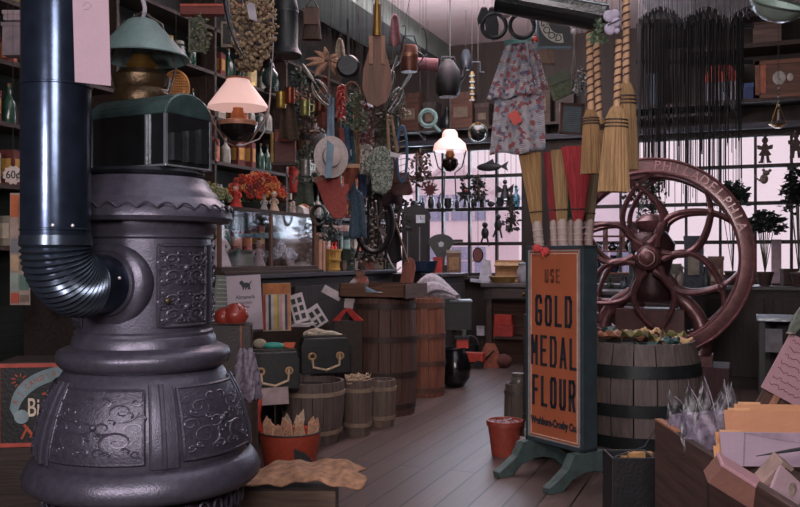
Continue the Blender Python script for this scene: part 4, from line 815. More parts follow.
# ================================================================ hanging lamps
OPAL = M('f0c4bc', .4, 0, .05, 5, 0, em=.55)
def shade_lamp(label, px, py, d, prof, sc, dark=False):
    t = T('oil_lamp', label, 'lamp', px, py, d); 
    obj('lamp_shade', B().lathe([(r*sc, z*sc) for r, z in prof], seg=40), OPAL, t, thick=.002); return t
t = shade_lamp('lit hanging oil lamp with a pink-white cone shade and wire hoop, above the showcase', 238, 108, 5.6, [(30, 0), (29, 3), (12, 26), (11, 29), (10, 29)], 1)
obj('shade_rim', B().ring((0, 0, 29), 11.5, 1, 28), M('b06a48', .5), t); obj('chimney', B().lathe([(5, -18), (6, -8), (4, 6), (4, 20)], seg=18), GLASS, t)
obj('burner', B().lathe([(8, -12), (7, -6), (5, -2), (6, 3), (3, 6)], seg=20), M('a8683e', .35, .6), t)
obj('drip_dish', B().lathe([(19, -18), (20, -14), (9, -11), (0, -11)], seg=28), M('c08a72', .4, .3), t); obj('font', B().lathe([(0, -34), (8, -33), (17, -24), (19, -17), (0, -16)], seg=28), M('1f1a1c', .2, .4, coat=.5), t)
for s_ in (-1, 1): obj('hoop_wire', B().tube([(s_*30, 0, 0), (s_*24, 0, -16), (s_*12, 0, -34), (s_*4, 0, -38)], .9, 6), M('8a6c62', .4, .5), t)
obj('filler_cap', B().ball((3, -6, -38), (4, 3, 1.6)), M('b9b0b4', .4, .3), t)
obj('hanging_rod', B().rod((4, 0, 20), (5, 0, 4.2/S[0]-t.location.z/S[0]), .9), M('3a3232', .5, .4), t)
obj('pull_cord', B().tube([(6, -6, -38), (22, -6, -32), (30, -6, -20), (33, -6, 10), (36, -6, 60), (36, -6, 4.2/S[0]-t.location.z/S[0])], .7, 6), M('a89c98', .8), t)
pl = bpy.data.lights.new('lamp_glow', 'POINT'); pl.energy = 5; pl.color = (1, .75, .55); pl.shadow_soft_size = .05; o = bpy.data.objects.new('lamp_glow', pl); C.collection.objects.link(o); o.parent = t; o.location = (0, 0, .03)
t = shade_lamp('lit hanging oil lamp with a domed white shade in front of the left window', 450, 151, 9.3, [(17, 0), (15.5, 7), (10, 12), (8, 13), (7.5, 18), (5, 21)], 1)
obj('chimney', B().lathe([(3.5, -8), (4, 0), (3, 8), (3, 18)], seg=14), GLASS, t); obj('font', B().lathe([(0, -21), (4, -20), (8.5, -14), (8, -9), (3.5, -6), (4, -2)], seg=24), M('2a1e1a', .25, .6), t); obj('burner', B().lathe([(4, -8), (5, -4), (3, 0), (4, 3)], seg=16), M('b07a4a', .35, .6), t)
for s_ in (-1, 1): obj('bracket_wire', B().tube([(s_*16, 0, 0), (s_*12, 0, -16), (s_*5, 0, -22), (s_*6, 0, -48)], .7, 5), BLACK, t)
cord(t, 20, None, 0, 0, .8, BLACK, 'hanging_rod')
pl = bpy.data.lights.new('lamp_glow', 'POINT'); pl.energy = 4; pl.color = (1, .75, .55); pl.shadow_soft_size = .05; o = bpy.data.objects.new('lamp_glow', pl); C.collection.objects.link(o); o.parent = t; o.location = (0, 0, .04)
# ================================================================ hanging goods, left and centre
def hang(name, label, cat, px, py, d, group=None, rz=None, top=None, x=0, cr=.3):
    t = T(name, label, cat, px, py, d, A if rz is None else A+rz, group)
    if top is not None: cord(t, top, None, x, 0, cr)
    return t
# big bunch of dried seed heads with tag
t = hang('seed_bunch', 'large hanging mass of beige dried seed heads with a paper tag, above the oil lamp', 'dried plant', 250, 70, 5.2, top=70)
b = B(); rr = random.Random(4)
for k in range(620):
    z = rr.uniform(0, 72); q = z/72; w_ = 10+16*math.sin(min(1, q*1.25)*PI*.55); cx = 6*math.sin(q*4)-3+(8 if q > .3 else 0)*(q-.3)
    a = rr.uniform(0, 6.283); r = w_*math.sqrt(rr.random()); s_ = rr.uniform(1.3, 2.6); b.ball((cx+r*math.cos(a), r*math.sin(a)*.8, z), (s_, s_, s_*rr.uniform(.6, 1.2)), 6)
o = obj('seed_heads', b, M('84705a', .9, 0, .55, 90), t); o['kind'] = 'stuff'
obj('paper_tag', B().prism([(4, 44), (12, 41), (9, 58), (5, 60), (1, 57)], -26, -25.3), M('8f8890'), t)
t = hang('buggy_whip', 'slim curved black strap hanging against the beige seed heads', 'strap', 243, 58, 4.9); b = B(); b.tube(bez((2, -3, 0), (-14, -3, 22), (-17, -3, 62), 14), [.8+2.4*i/14 for i in range(15)], 8); obj('leather', b, M('17191f', .4), t); obj('buckle', B().ring((-14, -4, 40), 3.4, .7, 14, 'y'), M('4a4c52', .4, .6), t); cord(t, 60, x=-17)
# black lantern / boot
t = hang('black_churn', 'heavy black metal bucket hanging upside down beside the beige seed heads', 'bucket', 286, 57, 5.75, top=58)
obj('bucket_body', B().lathe([(15, 0), (16, 2), (14, 6), (12, 10), (12, 44), (13, 46), (10, 60), (0, 61)], seg=30), M('1f2225', .45, .2, .2), t); obj('band', B().lathe([(12.6, 44), (12.6, 47), (12, 48)], seg=28), M('3a4046', .4, .5), t); obj('handle', B().tube([(-13, 0, 10), (-17, 0, 24), (-13, 0, 40)], .8, 6), M('2c2f33', .4, .5), t)
# pictures / labels on upper left
for (px, py, w_, h, c, l) in ((196, 52, 15, 34, '6b6e62', 'faded grey-green picture board hung above the showcase, near the tin lamp shade'), (227, 47, 12, 26, '9a8e80', 'small cream-bordered picture partly behind the beige seed heads')):
    t = hang('picture_board', l, 'picture', px, py, 6.4, top=h, ); obj('board', B().bb(-w_/2, w_/2, 0, 1.4, 0, h), M(c, .8, 0, .4, 40), t); obj('print', B().bb(-w_/2+2, w_/2-2, -.4, 0, 3, h-3), M('3f4440', .8, 0, .6, 50), t)
t = hang('red_board', 'long dusty red board hanging flat under the ceiling at the upper left', 'board', 222, 14, 6.0); obj('board', B().bb(-42, 46, 0, 10, 0, 9), W('6a302c', 0), t); obj('edge_strip', B().bb(-42, 46, -1, 0, 8, 10), M('a84c3c'), t)
for x in (-38, 42): cord(t, 9, x=x, y=5)
def whisk(label, px, py, d, roll, L_=38, col='6f6f6a'):
    t = hang('wire_whisk', label, 'whisk', px, py, d, 'wire whisks hanging in the middle'); t.rotation_euler = (0, roll, A); m = M(col, .3, .8)
    for k in range(4):
        a = k*PI/4; pts = []
        for i in range(17):
            u = -PI/2*0+2*PI*i/17; pts.append((7*math.sin(u)*math.cos(a), 7*math.sin(u)*math.sin(a), -L_*.35+L_*.35*math.cos(u)))
        obj('wire_loop', B().tube(pts, .55, 5, True), m, t)
    obj('handle', B().lathe([(1.2, 0), (1.8, 3), (1.6, L_*.4), (.8, L_*.45)], seg=12), m, t); return t
whisk('wire whisk tilted to the left below the black bucket', 313, 80, 5.6, -.6, 44); whisk('shiny wire whisk tilted right beside the leather paddle', 402, 88, 6.0, .55, 40, '7c8080'); whisk('wire whisk pointing up right, above the leather paddle edge', 392, 70, 6.2, .35, 34)
t = hang('frying_pan', 'round black iron skillet hanging from a long handle in the middle', 'pan', 348, 77, 5.6, top=60)
TT = Matrix.Translation((0, 0, 11)) @ Matrix.Rotation(PI/2, 4, 'X')
obj('pan_bowl', B().lathe([(0, 3), (9, 3), (11.5, -2), (12, -2), (9.6, 4.2), (0, 4.2)], T=TT, seg=32), M('1c1f24', .4, .4), t); obj('handle', B().tube([(0, 0, 21), (0, 0, 58)], [1.6, 1.2], 8), M('2c2826', .5, .4), t)
t = hang('dried_corn_bundle', 'tan dried corn husks splayed above the blue ribbon', 'dried plant', 328, 75, 6.0, top=30)
b = B()
for k in range(22): a = rr.uniform(-2.6, 2.6); L_ = rr.uniform(12, 24); b.tube(bez((0, 0, 14), (L_*.6*math.sin(a), rr.uniform(-5, 5), 14+L_*.5*math.cos(a)), (L_*math.sin(a), rr.uniform(-6, 6), 14+L_*.8*math.cos(a)-4), 6), [1, 2, 2.6, 2.6, 2, 1.2, .4], 6)
obj('husks', b, M('94705c', .8, 0, .3, 60), t); obj('tie', B().ring((0, 0, 14), 3, 1.4, 14), M('5a4034'), t)
t = hang('leather_bellows', 'long brown leather fireplace bellows hanging nose up in the middle', 'bellows', 377, 104, 5.7, top=104)
obj('board', B().prism([(-4, 100), (4, 100), (5, 70), (9, 52), (14, 34), (15, 16), (10, 2), (0, -3), (-10, 2), (-15, 16), (-14, 34), (-9, 52), (-5, 70)], 0, 2), W('5f4034', 2), t, .003); obj('board', B().prism([(-3, 92), (3, 92), (5, 68), (9, 52), (13, 34), (14, 16), (9, 3), (0, -2), (-9, 3), (-14, 16), (-13, 34), (-9, 52), (-5, 68)], 7, 9), W('4a3028', 2), t, .003)
obj('leather_fold', B().prism([(-3, 84), (3, 84), (8, 50), (12, 32), (12, 16), (8, 4), (0, 0), (-8, 4), (-12, 16), (-12, 32), (-8, 50)], 2, 7), M('6a4638', .7), t); obj('nozzle', B().lathe([(4.5, 68), (2.6, 92), (2, 104), (0, 104)], seg=14), BRASS, t)
b = B()
for s_ in (-1, 1): b.bb(s_*6-2, s_*6+2, -1.4, 0, 40, 68)
obj('strap_pair', b, M('7d5544'), t)
t = hang('copper_pot', 'small copper pot with banded sides hanging by the ceiling beam', 'pot', 409, 72, 6.8, top=40)
obj('pot_body', B().lathe([(8, 0), (9, 3), (9, 24), (8, 26)], seg=26), M('5f382c', .4, .5, .3), t); obj('band', B().lathe([(9.2, 14), (9.6, 16), (9.2, 18)], seg=26), M('8a6450', .3, .7), t); obj('handle', B().tube([(-8, 0, 26), (-5, 0, 36), (5, 0, 36), (8, 0, 26)], .8, 6), IRON, t); obj('side_handle', B().tube([(9, 0, 20), (15, 0, 16), (9, 0, 6)], .9, 6), IRON, t)
t = hang('rolling_fabric', 'muted pink rolled cloth hanging right of the copper pot', 'cloth', 426, 72, 7.2, top=14); obj('roll', B().tube([(-10, 0, 8), (12, 0, 7)], 6.5, 16), M('7a5258', .8), t); obj('tie', B().ring((0, 0, 7.5), 6.8, .6, 18, 'x'), M('4a3a38'), t)
t = hang('black_kettle', 'large black kettle hanging in front of the back wall left of the back lamp', 'kettle', 448, 97, 7.6, top=42)
obj('kettle_body', B().lathe([(9, 0), (12, 4), (13, 14), (12, 26), (8, 32), (6, 36), (0, 38)], seg=28), M('17191b', .5, .2), t); obj('spout', B().tube([(8, 0, 12), (15, 0, 20), (17, 0, 30)], [3, 2, 1.4], 8), M('17191b', .5, .2), t); obj('handle', B().tube([(-8, 0, 31), (-6, 0, 40), (6, 0, 40), (8, 0, 31)], .9, 6), IRON, t)
# ribbons, hat, mitt, belts
t = hang('blue_ribbon', 'pale blue cloth ribbon hanging above the white hat', 'ribbon', 330, 142, 5.8, top=46)
obj('cloth', B().sheet(lambda u, v: (-3+7*u+(3 if v < .45 else 0)*math.sin(u*3)*(1-v), 1.5*math.sin(u*7+v*3), 46*v*(1-.06*math.sin(u*9))), 10, 14), M('6f8396', .8), t, thick=.003); obj('tail', B().prism([(-5, 0), (0, 0), (3, 30), (-1, 30)], 3, 4), M('5c7084', .8), t)
t = hang('sun_bonnet', 'white straw hat with a pale blue band hanging in the middle', 'hat', 331, 157, 5.6, top=20)
TT = Matrix.Rotation(.25, 4, 'Z') @ Matrix.Rotation(PI/2, 4, 'X')
obj('brim', B().lathe([(17, 0), (17.5, .8), (9, 2.5), (8.5, 1.5), (17, 0)], T=TT, seg=36, sy=1.2), M('a89a98', .8, 0, .15, 60), t); obj('crown', B().lathe([(9, 2), (8.6, 8), (6, 10), (0, 10.5)], T=TT, seg=30, sy=1.2), M('b5a4a0', .8, 0, .1, 60), t)
obj('hat_band', B().lathe([(9.4, 2), (9.2, 5)], T=TT, seg=30, sy=1.2), M('5f7488', .8), t); b = B(); b.prism([(-5, -22), (1, -22), (4, 10), (-3, 16)], -12, -11); obj('band_tail', b, M('6d8294', .8), t)
t = hang('red_mitten', 'large faded red quilted mitten hanging below the white hat', 'mitten', 341, 216, 5.7, top=42); t.rotation_euler = (0, -.35, A)
b = B(); b.prism([(-8, 0), (0, -3), (8, 2), (11, 16), (17, 22), (18, 28), (13, 28), (11, 26), (12, 42), (-12, 42), (-12, 16)], -3, 3); obj('mitten_body', b, M('8f4440', .9, 0, .15, 40, .6, 120), t, .012); obj('cuff', B().bb(-13, 13, -3.6, 3.6, 39, 45), M('7a5048', .9), t, .006)
t = hang('red_kerchief', 'small red and tan cloth hanging behind the red mitten', 'cloth', 352, 190, 6.0, top=24); obj('cloth', B().sheet(lambda u, v: (-8+16*u*(.4+.6*v), 2*math.sin(u*8), 26*v), 10, 8), M('7c4034', .8), t, thick=.003); obj('trim', B().bb(-8, 8, -2.4, -1.6, 22, 26), M('a07a60'), t)
bl = [('deep blue', '2e4a66', 347, 176, 50, 5), ('teal', '39575c', 353, 180, 44, 4), ('ochre striped', '7d5a3c', 357, 176, 46, 4), ('faded red', '7c3c38', 342, 168, 40, 5), ('navy', '26344e', 362, 205, 34, 8), ('slate blue', '41566a', 352, 214, 40, 7)]
for (n_, c, px, py, h, w_) in bl:
    t = hang('cloth_belt', f'{n_} cloth belt hanging among the strips right of the white hat', 'belt', px, py, 6.3+.05*(px % 5), top=h); obj('strap', B().sheet(lambda u, v: (-w_/2+w_*u+1.2*math.sin(v*4), .8*math.sin(v*6), h*v), 3, 12), M(c, .8, 0, .3, 40), t, thick=.004); obj('buckle', B().ring((0, -1, h*.12), w_*.55, .6, 12, 'y'), BRASS, t)
# patterned apron-ish bag and gray speckled mitt
PT = pattern_mat('speckled', ['5c645c', '8c8f86', '3b413c', '6f756c'], 110)
t = hang('speckled_potholder', 'grey-green speckled quilted oven mitt hanging in the middle', 'mitt', 380, 192, 5.8, top=52)
b = B(); b.prism([(-8, 0), (5, -3), (12, 4), (14, 24), (12, 40), (4, 46), (-6, 44), (-10, 30)], -3, 3); obj('mitt_body', b, PT, t, .012); obj('thumb', B().ball((-12, 0, 28), (4, 3, 10)), PT, t)
t = hang('speckled_potholder', 'smaller light speckled cloth hanging left of the big oven mitt', 'mitt', 367, 176, 6.0, top=32); obj('mitt_body', B().prism([(-8, 2), (6, 0), (9, 24), (2, 32), (-7, 30)], -2, 2), pattern_mat('speckled_light', ['8a867e', 'a79c94', '4c4f4a', '6f5a54'], 90), t, .01); obj('cuff', B().bb(-7, 4, -2.4, 2.4, 27, 31), M('6f6a64'), t)
t = hang('white_note', 'little white paper note pinned beside the speckled oven mitt', 'note', 395, 158, 5.7, top=6); obj('sheet', B().box((0, 0, 3), (10, .6, 4.5), (0, .15, 0)), M('b0aab0'), t); obj('pin', B().ball((3, -.6, 4.5), .7), M('8a3a30'), t)
for k, (px, r) in enumerate(((389, -.05), (397, -.16))):
    t = hang('wooden_spurtle', ('pale round wooden stick hanging straight above the oven mitt', 'pale wooden stick slanting right next to the straight one')[k], 'stick', px, 152, 5.9, top=36); t.rotation_euler = (0, r, A); obj('shaft', B().rod((0, 0, 0), (0, 0, 34), 2, 1.4), M('806650', .7), t); obj('knob', B().ball((0, 0, 35), 2), M('6d5442', .7), t)
t = hang('blue_snowshoe', 'narrow blue framed wooden hoop hanging at the window edge', 'hoop', 403, 182, 6.1, top=58)
b = B(); b.tube([(5*math.sin(a)-1, 0, 28+28*math.cos(a)) for a in [i*2*PI/28 for i in range(28)]], 1.5, 7, True); obj('frame', b, M('34506e', .5), t); b = B()
for k in range(-4, 5): b.rod((-5*math.cos(k*.32), 0, 28+k*6), (3*math.cos(k*.32), 0, 30+k*6), .4, seg=4)
obj('lacing', b, M('8a7f78'), t)
t = hang('leather_pouch', 'dark red leather pouch hanging at the left edge of the window', 'pouch', 401, 195, 6.5, top=20); obj('pouch_body', B().sheet(lambda u, v: ((13-6*v)*math.cos(6.283*u)*(1 if v > .1 else .7), 5*math.sin(6.283*u), 22*v), 24, 8), M('4a2624', .6), t); obj('flap', B().prism([(-7, 12), (7, 12), (8, 22), (-8, 22)], -6.4, -5.4), M('5a3028'), t)
# red peppers, garlands, greenery in the knot of goods
for (px, py, n_, c, l) in ((341, 118, 22, '9c342c', 'string of dried red peppers hanging below the skillet'), (359, 122, 18, '7d3830', 'short string of dark red peppers right of the longer one'), (335, 186, 12, '94402e', 'small cluster of dried peppers beside the red mitten')):
    t = hang('pepper_string', l, 'peppers', px, py, 6.0, top=34); b = B()
    for k in range(n_): a = k*2.4; z = 2+k*1.5; b.tube([(0, 0, z), (3.5*math.cos(a), 3.5*math.sin(a), z-2), (5*math.cos(a), 5*math.sin(a), z-7)], [1, 1.6, .3], 6)
    obj('peppers', b, M(c, .4, 0, .3), t); obj('twine', B().rod((0, 0, 0), (0, 0, 36), .5), STRING, t)
def sprig(label, px, py, d, r, h, col, n, seed, name='herb_bunch', cat='herbs'):
    q = random.Random(seed); t = hang(name, label, cat, px, py, d, top=h); b = B()
    for k in range(n):
        a = q.uniform(0, 6.283); rr_ = r*math.sqrt(q.random()); z = h*q.random()**1.3*.9; L_ = q.uniform(3, 7); c = Vector((rr_*math.cos(a)*(1-z/h*.7), rr_*math.sin(a)*.7, z)); dv = Vector((q.uniform(-1, 1), q.uniform(-1, 1), q.uniform(-1, .3))).normalized()*L_; sd = dv.cross(Vector((q.uniform(-1, 1), q.uniform(-1, 1), q.uniform(-1, 1)))).normalized()*L_*.28
        b.add([c, c+dv*.5+sd, c+dv, c+dv*.5-sd], [(0, 1, 2, 3)])
    o = obj('leaves', b, M(col, .8, 0, .5, 60), t); o['kind'] = 'stuff'; obj('stems', B().tube([(0, 0, 2), (1, 0, h*.6), (0, 0, h)], [1.5, 2, 1], 6), M('4a4034'), t); return t
sprig('grey-green herb bunch hanging over the red peppers', 356, 128, 5.9, 14, 40, '56604e', 240, 1); sprig('dark dried herb bunch hanging between the whisk and the paddle', 384, 148, 6.4, 16, 44, '4a4c40', 260, 2)
sprig('pale straw-coloured herb bunch near the shiny right whisk', 398, 116, 6.6, 12, 30, '7a766a', 200, 3); sprig('dull green herb bunch above the tan suitcase', 306, 180, 6.9, 14, 40, '4a5648', 240, 4)
sprig('brown herb bunch hanging left of the blue ribbon', 312, 132, 6.8, 14, 50, '5c4a3c', 240, 5); sprig('dark green herb bunch in front of the wall shelves by the black bucket', 300, 110, 7.2, 16, 44, '2f4238', 260, 6)
sprig('dusky herb bunch above the yellow basket', 330, 238, 7.4, 12, 32, '4c5c60', 200, 7); sprig('withered leafy bunch hanging against the left end of the window', 372, 262, 8.2, 16, 60, '4a4238', 280, 8)
sprig('olive herb bunch beside the tin lamp shade', 200, 48, 5.8, 12, 36, '5f6450', 200, 9); sprig('reddish dried leaf bunch left of the oil lamp', 206, 150, 6.2, 14, 36, '6f3c32', 200, 10)
sprig('holly-like dark red and green bunch hanging left of the back lamp', 420, 184, 9.0, 18, 36, '4c3430', 220, 11); sprig('leafy dark bunch by the left window jamb', 398, 230, 9.2, 14, 40, '34342e', 220, 12)
# tin and gold cans hanging by the lamp cord
for k, (px, py, c, l) in enumerate(((281, 108, 'b59a54', 'shiny gold tin mug hanging right of the oil lamp'), (290, 104, '8a4a38', 'copper tin mug hanging right of the gold mug'), (305, 116, '9a9a62', 'yellow-green tin mug hanging below the copper mug'), (320, 112, '6a4034', 'dark copper mug nearest the blue ribbon'), (306, 176, '9a9a96', 'grey tin mug above the red canister'))):
    t = hang('tin_mug', l, 'mug', px, py, 6.6, top=18); obj('cup', B().lathe([(4.5, 0), (5, 1), (5, 15), (5.3, 16), (4.6, 16), (4.4, 1), (0, 1)], seg=20), M(c, .3, .7), t); obj('handle', B().tube([(5, 0, 12), (9, 0, 11), (8.6, 0, 5), (5, 0, 4)], .7, 6), M(c, .3, .7), t); obj('hook', B().tube([(0, 0, 16), (0, 0, 18)], .5, 5), IRON, t)
t = T('red_book_box', 'box of red bound books on a dark rack beside the oil lamp cord', 'box', 283, 165, 7.2); obj('rack', B().bb(-12, 14, 0, 14, 0, 3), DARKW, t); obj('box_body', B().bb(-9, 12, 1, 12, 3, 36), M('55302a'), t, .003); obj('front_panel', B().bb(-8, 11, .4, 1, 24, 33), M('8c4034'), t); obj('gold_post', B().rod((-11, 0, 3), (-11, 0, 32), 1.6), M('a8905a', .4, .4), t)
for x in (-10, 12): cord(t, 3, x=x, y=7)
t = hang('wire_basket', 'dark iron kettle stand hanging in front of the wall shelves', 'stand', 312, 162, 7.5, top=46); obj('kettle_body', B().lathe([(10, 0), (13, 6), (13, 30), (8, 38), (0, 40)], seg=24), M('1b1e1f', .6), t); obj('handle', B().tube([(-10, 0, 34), (0, 0, 46), (10, 0, 34)], .9, 6), IRON, t)
# beaded curtain of sticks, cane, rods under the centre knot
t = hang('harness', 'black leather harness straps hanging in front of the counter left of the clock', 'harness', 374, 262, 7.4); 
for k, x in enumerate((-14, -8, 2, 9)): obj('strap', B().tube(bez((x, 0, 80), (x+6, 2, 40), (x*1.3, 0, 4), 10), 1.5, 6), M('1c1b1e', .45), t)
obj('collar', B().ring((0, 0, 40), 1, 3, 26, 'y', 8, 18, 30), M('201c1c', .4), t); cord(t, 80, x=-14); cord(t, 80, x=9)
for k, x in enumerate((352, 361, 366, 372, 378, 383)):
    t = hang('bead_string', f'thin string of pale beads hanging beside the harness, number {("one","two","three","four","five","six")[k]} from the left', 'beads', x, 268-k*2, 7.7, 'bead strings by the harness', top=84); b = B()
    for j in range(14): b.ball((0, 0, 4+j*5.5), .9 if j % 3 else 1.5, 6)
    obj('beads', b, M('77706c', .5), t); obj('thread', B().rod((0, 0, 0), (0, 0, 84), .25), STRING, t)
t = hang('walking_cane', 'thin white hooked cane hanging in a long slant left of the clock', 'cane', 394, 270, 7.6, top=76, x=-18); obj('shaft', B().tube(bez((-18, 0, 68), (-12, 0, 20), (0, 0, 2), 12)+[(4, 0, 0), (7, 0, 3)], .9, 6), M('a09ca0', .4, .3), t); obj('tip', B().ball((-18, 0, 68.5), 1.4), M('c0b8b8'), t)
t = hang('walking_stick', 'slanting brown stick leaning towards the wooden paddle', 'stick', 408, 262, 8.0); obj('shaft', B().rod((0, 0, 0), (-18, 0, 56), 1), M('6a5648'), t); obj('grip', B().ball((-18, 0, 57), 2), M('54443a'), t); cord(t, 58, x=-18)
t = hang('white_mug', 'small white enamel mug hanging left of the harness', 'mug', 363, 207, 7.0, top=14); obj('cup', B().lathe([(3.6, 0), (4.2, 9), (3.8, 9), (3.2, 1), (0, 1)], seg=18), M('a8a4a4', .4), t); obj('rim', B().ring((0, 0, 9), 4.2, .5, 18), M('5f6468'), t); obj('handle', B().tube([(0, 0, 9), (0, 0, 14)], .4, 5), IRON, t)
t = hang('stoneware_jug', 'dark glazed jug hanging below the speckled mitt', 'jug', 366, 196, 6.6, top=30); obj('jug_body', B().lathe([(6, 0), (8, 3), (8, 14), (4, 21), (3, 25), (4, 27)], seg=22), M('1d2120', .3), t); obj('handle', B().tube([(3, 0, 24), (9, 0, 22), (8, 0, 13)], 1, 6), M('1d2120', .3), t)
# ================================================================ middle: apron, rings, trough, signs
AP = pattern_mat('apron_print', ['8f959c', 'a7a9ae', '7d868c', '8c4642', 'a4a6aa', '3c4864', '8a9096', '6a8898', 'a0a2a6', '7c3c3c', '93989e'], 42, stripes=('6a4a54', 48, 'DIAGONAL', 3))
t = hang('print_apron', 'patchwork print apron of grey, red and navy hanging before the left window', 'apron', 520, 155, 5.6, top=122, x=8)
def tier(x0b, x1b, x0t, x1t, zb, zt_, y, f=3): return lambda u, v: ((x0b+(x1b-x0b)*u)*(1-v)+(x0t+(x1t-x0t)*u)*v, y+f*math.sin(u*16+v*2)*(1-.5*v), zb+(zt_-zb)*v+1.5*math.sin(u*9)*(1-v)+(5*u*(1-v)))
obj('lower_panel', B().sheet(tier(-30, 26, -24, 24, 0, 62, 3), 36, 16), AP, t, thick=.004)
obj('upper_panel', B().sheet(tier(-34, 4, -14, 10, 54, 112, -3), 28, 16), AP, t, thick=.004); obj('upper_panel', B().sheet(tier(6, 27, 4, 14, 58, 112, -6), 18, 16), AP, t, thick=.004)
obj('tag', B().box((-6, -8, 36), (10, .8, 13), (0, -.6, 0)), M('a83c34'), t); obj('waistband', B().box((-1, -3, 113), (30, 4, 5), (0, -.12, 0)), M('4f7470', .8), t, .003); obj('button', B().ball((14, -5, 114), 3.4), M('b04038', .5), t); obj('button', B().ball((-31, -6, 56), 2.2), M('a8a4a4', .5), t)
t = hang('iron_hoops', 'pair of black iron hoops with cloth flowers hanging over the apron', 'hoops', 508, 40, 5.3, top=30)
for s_ in (-1, 1): obj('hoop', B().ring((s_*14, 0, 14), 12, 2.2, 28, 'y'), M('17181c', .35, .3), t)
b = B()
for (x, z, r) in ((-8, 32, 5), (-2, 26, 5), (4, 33, 4)): b.ball((x, -3, z), r)
obj('flower', b, M('7c7080', .8), t); obj('flower_centre', B().ball((-3, -7, 25), 3.4), M('9c6a44'), t)
for (px, h, l) in ((484, 22, 'black tasselled feather bundle at the top, left of the iron hoops'), (492, 34, 'longer black feather bundle touching the iron hoops')):
    t = hang('feather_bundle', l, 'feathers', px, 8+h, 5.3, top=h+4); b = B()
    for k in range(9): x = (k-4)*1.3; b.tube([(x*.4, 0, h), (x, 0, h*.5), (x*1.1, 0, rr.uniform(0, 6))], [1, 1.9, .2], 6)
    obj('feathers', b, M('15161a', .5), t); obj('binding', B().ring((0, 0, h), 1.6, 1, 12), M('6b5a60'), t)
# trough
t = thing('black_trough', 'long black metal trough hanging lengthwise over the middle of the shop', 'trough', P(556, 1, 4.3), A+math.radians(-16)); S[0] = 4.3/FL; t.rotation_euler = (0, .26, A-.28)
n = 14; prof = [(-17*math.cos(PI*i/n), -22*math.sin(PI*i/n)) for i in range(n+1)]+[(15.5*math.cos(PI*i/n), -20*math.sin(PI*i/n)) for i in range(n+1)]
obj('trough_body', B().prism(prof, -58, 54, ax='x'), M('16191b', .3, .4, .2, coat=.3), t)
for x in (-58, 52): obj('end_cap', B().prism([(-17*math.cos(PI*i/n), -22*math.sin(PI*i/n)) for i in range(n+1)], x, x+2, ax='x'), M('1b1e20', .4, .3), t)
for y in (-17, 17): obj('highlight_rim', B().rod((-58, y, .6), (54, y, .6), 1.5, seg=10), M('6d747a', .25, .7), t)  # rims paler than the body: the edge highlight is painted in
for x in (-48, 46): obj('cord', B().tube([(x, -17, 0), (x+5, 0, 60), (x, 17, 0)], .5, 5), STRING, t); obj('cord', B().rod((x+5, 0, 60), (x+60, 0, 340), .5), STRING, t)
t = T('arched_sign', 'black signboard with the word GOOD on a cream arc, hanging by the apron', 'sign', 556, 47, 6.4); s = S[0]
obj('board', B().bb(-18, 14, 0, 2, 0, 34), M('16181c', .5), t, .002); b = B(); pts = []
arc = [(-7-(-16)*0+20*math.cos(math.radians(a)), 26+22*math.sin(math.radians(a))) for a in range(185, 290, 7)]
o_ = [(4+21*math.cos(math.radians(a)), 26+22*math.sin(math.radians(a))) for a in range(175, 282, 7)]; i_ = [(4+12*math.cos(math.radians(a)), 26+13*math.sin(math.radians(a))) for a in range(175, 282, 7)]
obj('cream_arc', B().prism(o_+i_[::-1], -.8, 0), M('9c9890', .7), t)
for ch, a in zip('GOOD', (188, 213, 238, 264)): text(ch, 9.5*s, M('1a1c20'), t, ((4+16.5*math.cos(math.radians(a)))*s, -.9*s, (26+17.5*math.sin(math.radians(a)))*s), (PI/2, -math.radians(a-270), 0), 1, .0006)
text('BAR', 7*s, M('8f8c88'), t, (4*s, -.2*s, 27*s), bold=.0003)
obj('side_frame', B().bb(-19.5, -17.5, -1, 3, 0, 34).bb(-19.5, 15, -1, 3, -1.5, .5), M('3f5562', .5), t); cord(t, 34, x=-12); cord(t, 34, x=10)
t = hang('tan_notice', 'faded tan notice board with worn writing behind the GOOD sign', 'notice', 542, 64, 7.0, top=20); obj('board', B().bb(-12, 12, 0, 1, 0, 20), M('5f4f3e'), t); s = S[0]; obj('frame', B().bb(-13, 13, -.5, 1.5, 19, 21).bb(-13, 13, -.5, 1.5, -1, 1), DARKW, t)
t = hang('woven_sack', 'green-grey square sack hanging by strings beside the brooms', 'sack', 566, 96, 6.6, top=26); t.rotation_euler = (0, -.4, A); obj('sack_body', B().sheet(lambda u, v: (14*math.cos(6.283*u)*(1-.2*v), 6*math.sin(6.283*u), 24*v), 24, 8), M('5c6450', .9, 0, .4, 50), t); obj('flap', B().bb(-11, 11, -6.8, -6, 14, 24), M('4c5444'), t)
t = hang('small_grater', 'grey slatted washboard in a dark frame hanging between apron and brooms', 'washboard', 571, 134, 6.6, top=42); t.rotation_euler = (0, .06, A)
obj('ridged_panel', B().bb(-9, 9, .5, 2, 2, 28), M('5f6c70', .4, .5), t); b = B()
for k in range(12): b.rod((-9, .3, 3+k*2.1), (9, .3, 3+k*2.1), .6, seg=5)
obj('ridges', b, M('77828a', .4, .5), t); obj('frame', B().bb(-12, -9, -.5, 3, 0, 31).bb(9, 12, -.5, 3, 0, 31).bb(-12, 12, -.5, 3, 28, 31).bb(-12, 12, -.5, 3, 0, 2), W('4a2c24', 2), t)
t = hang('metal_tongs', 'bright metal scissors tongs hanging above the washboard', 'tongs', 574, 92, 6.4, top=60); obj('blades', B().rod((-3, 0, 0), (1, 0, 60), .6).rod((4, 0, 2), (-1, 0, 60), .6), M('8c8a88', .3, .7), t); obj('pivot_knot', B().ball((0, 0, 60), 3).ball((3, 0, 64), 2), M('a8a4a4', .4), t)
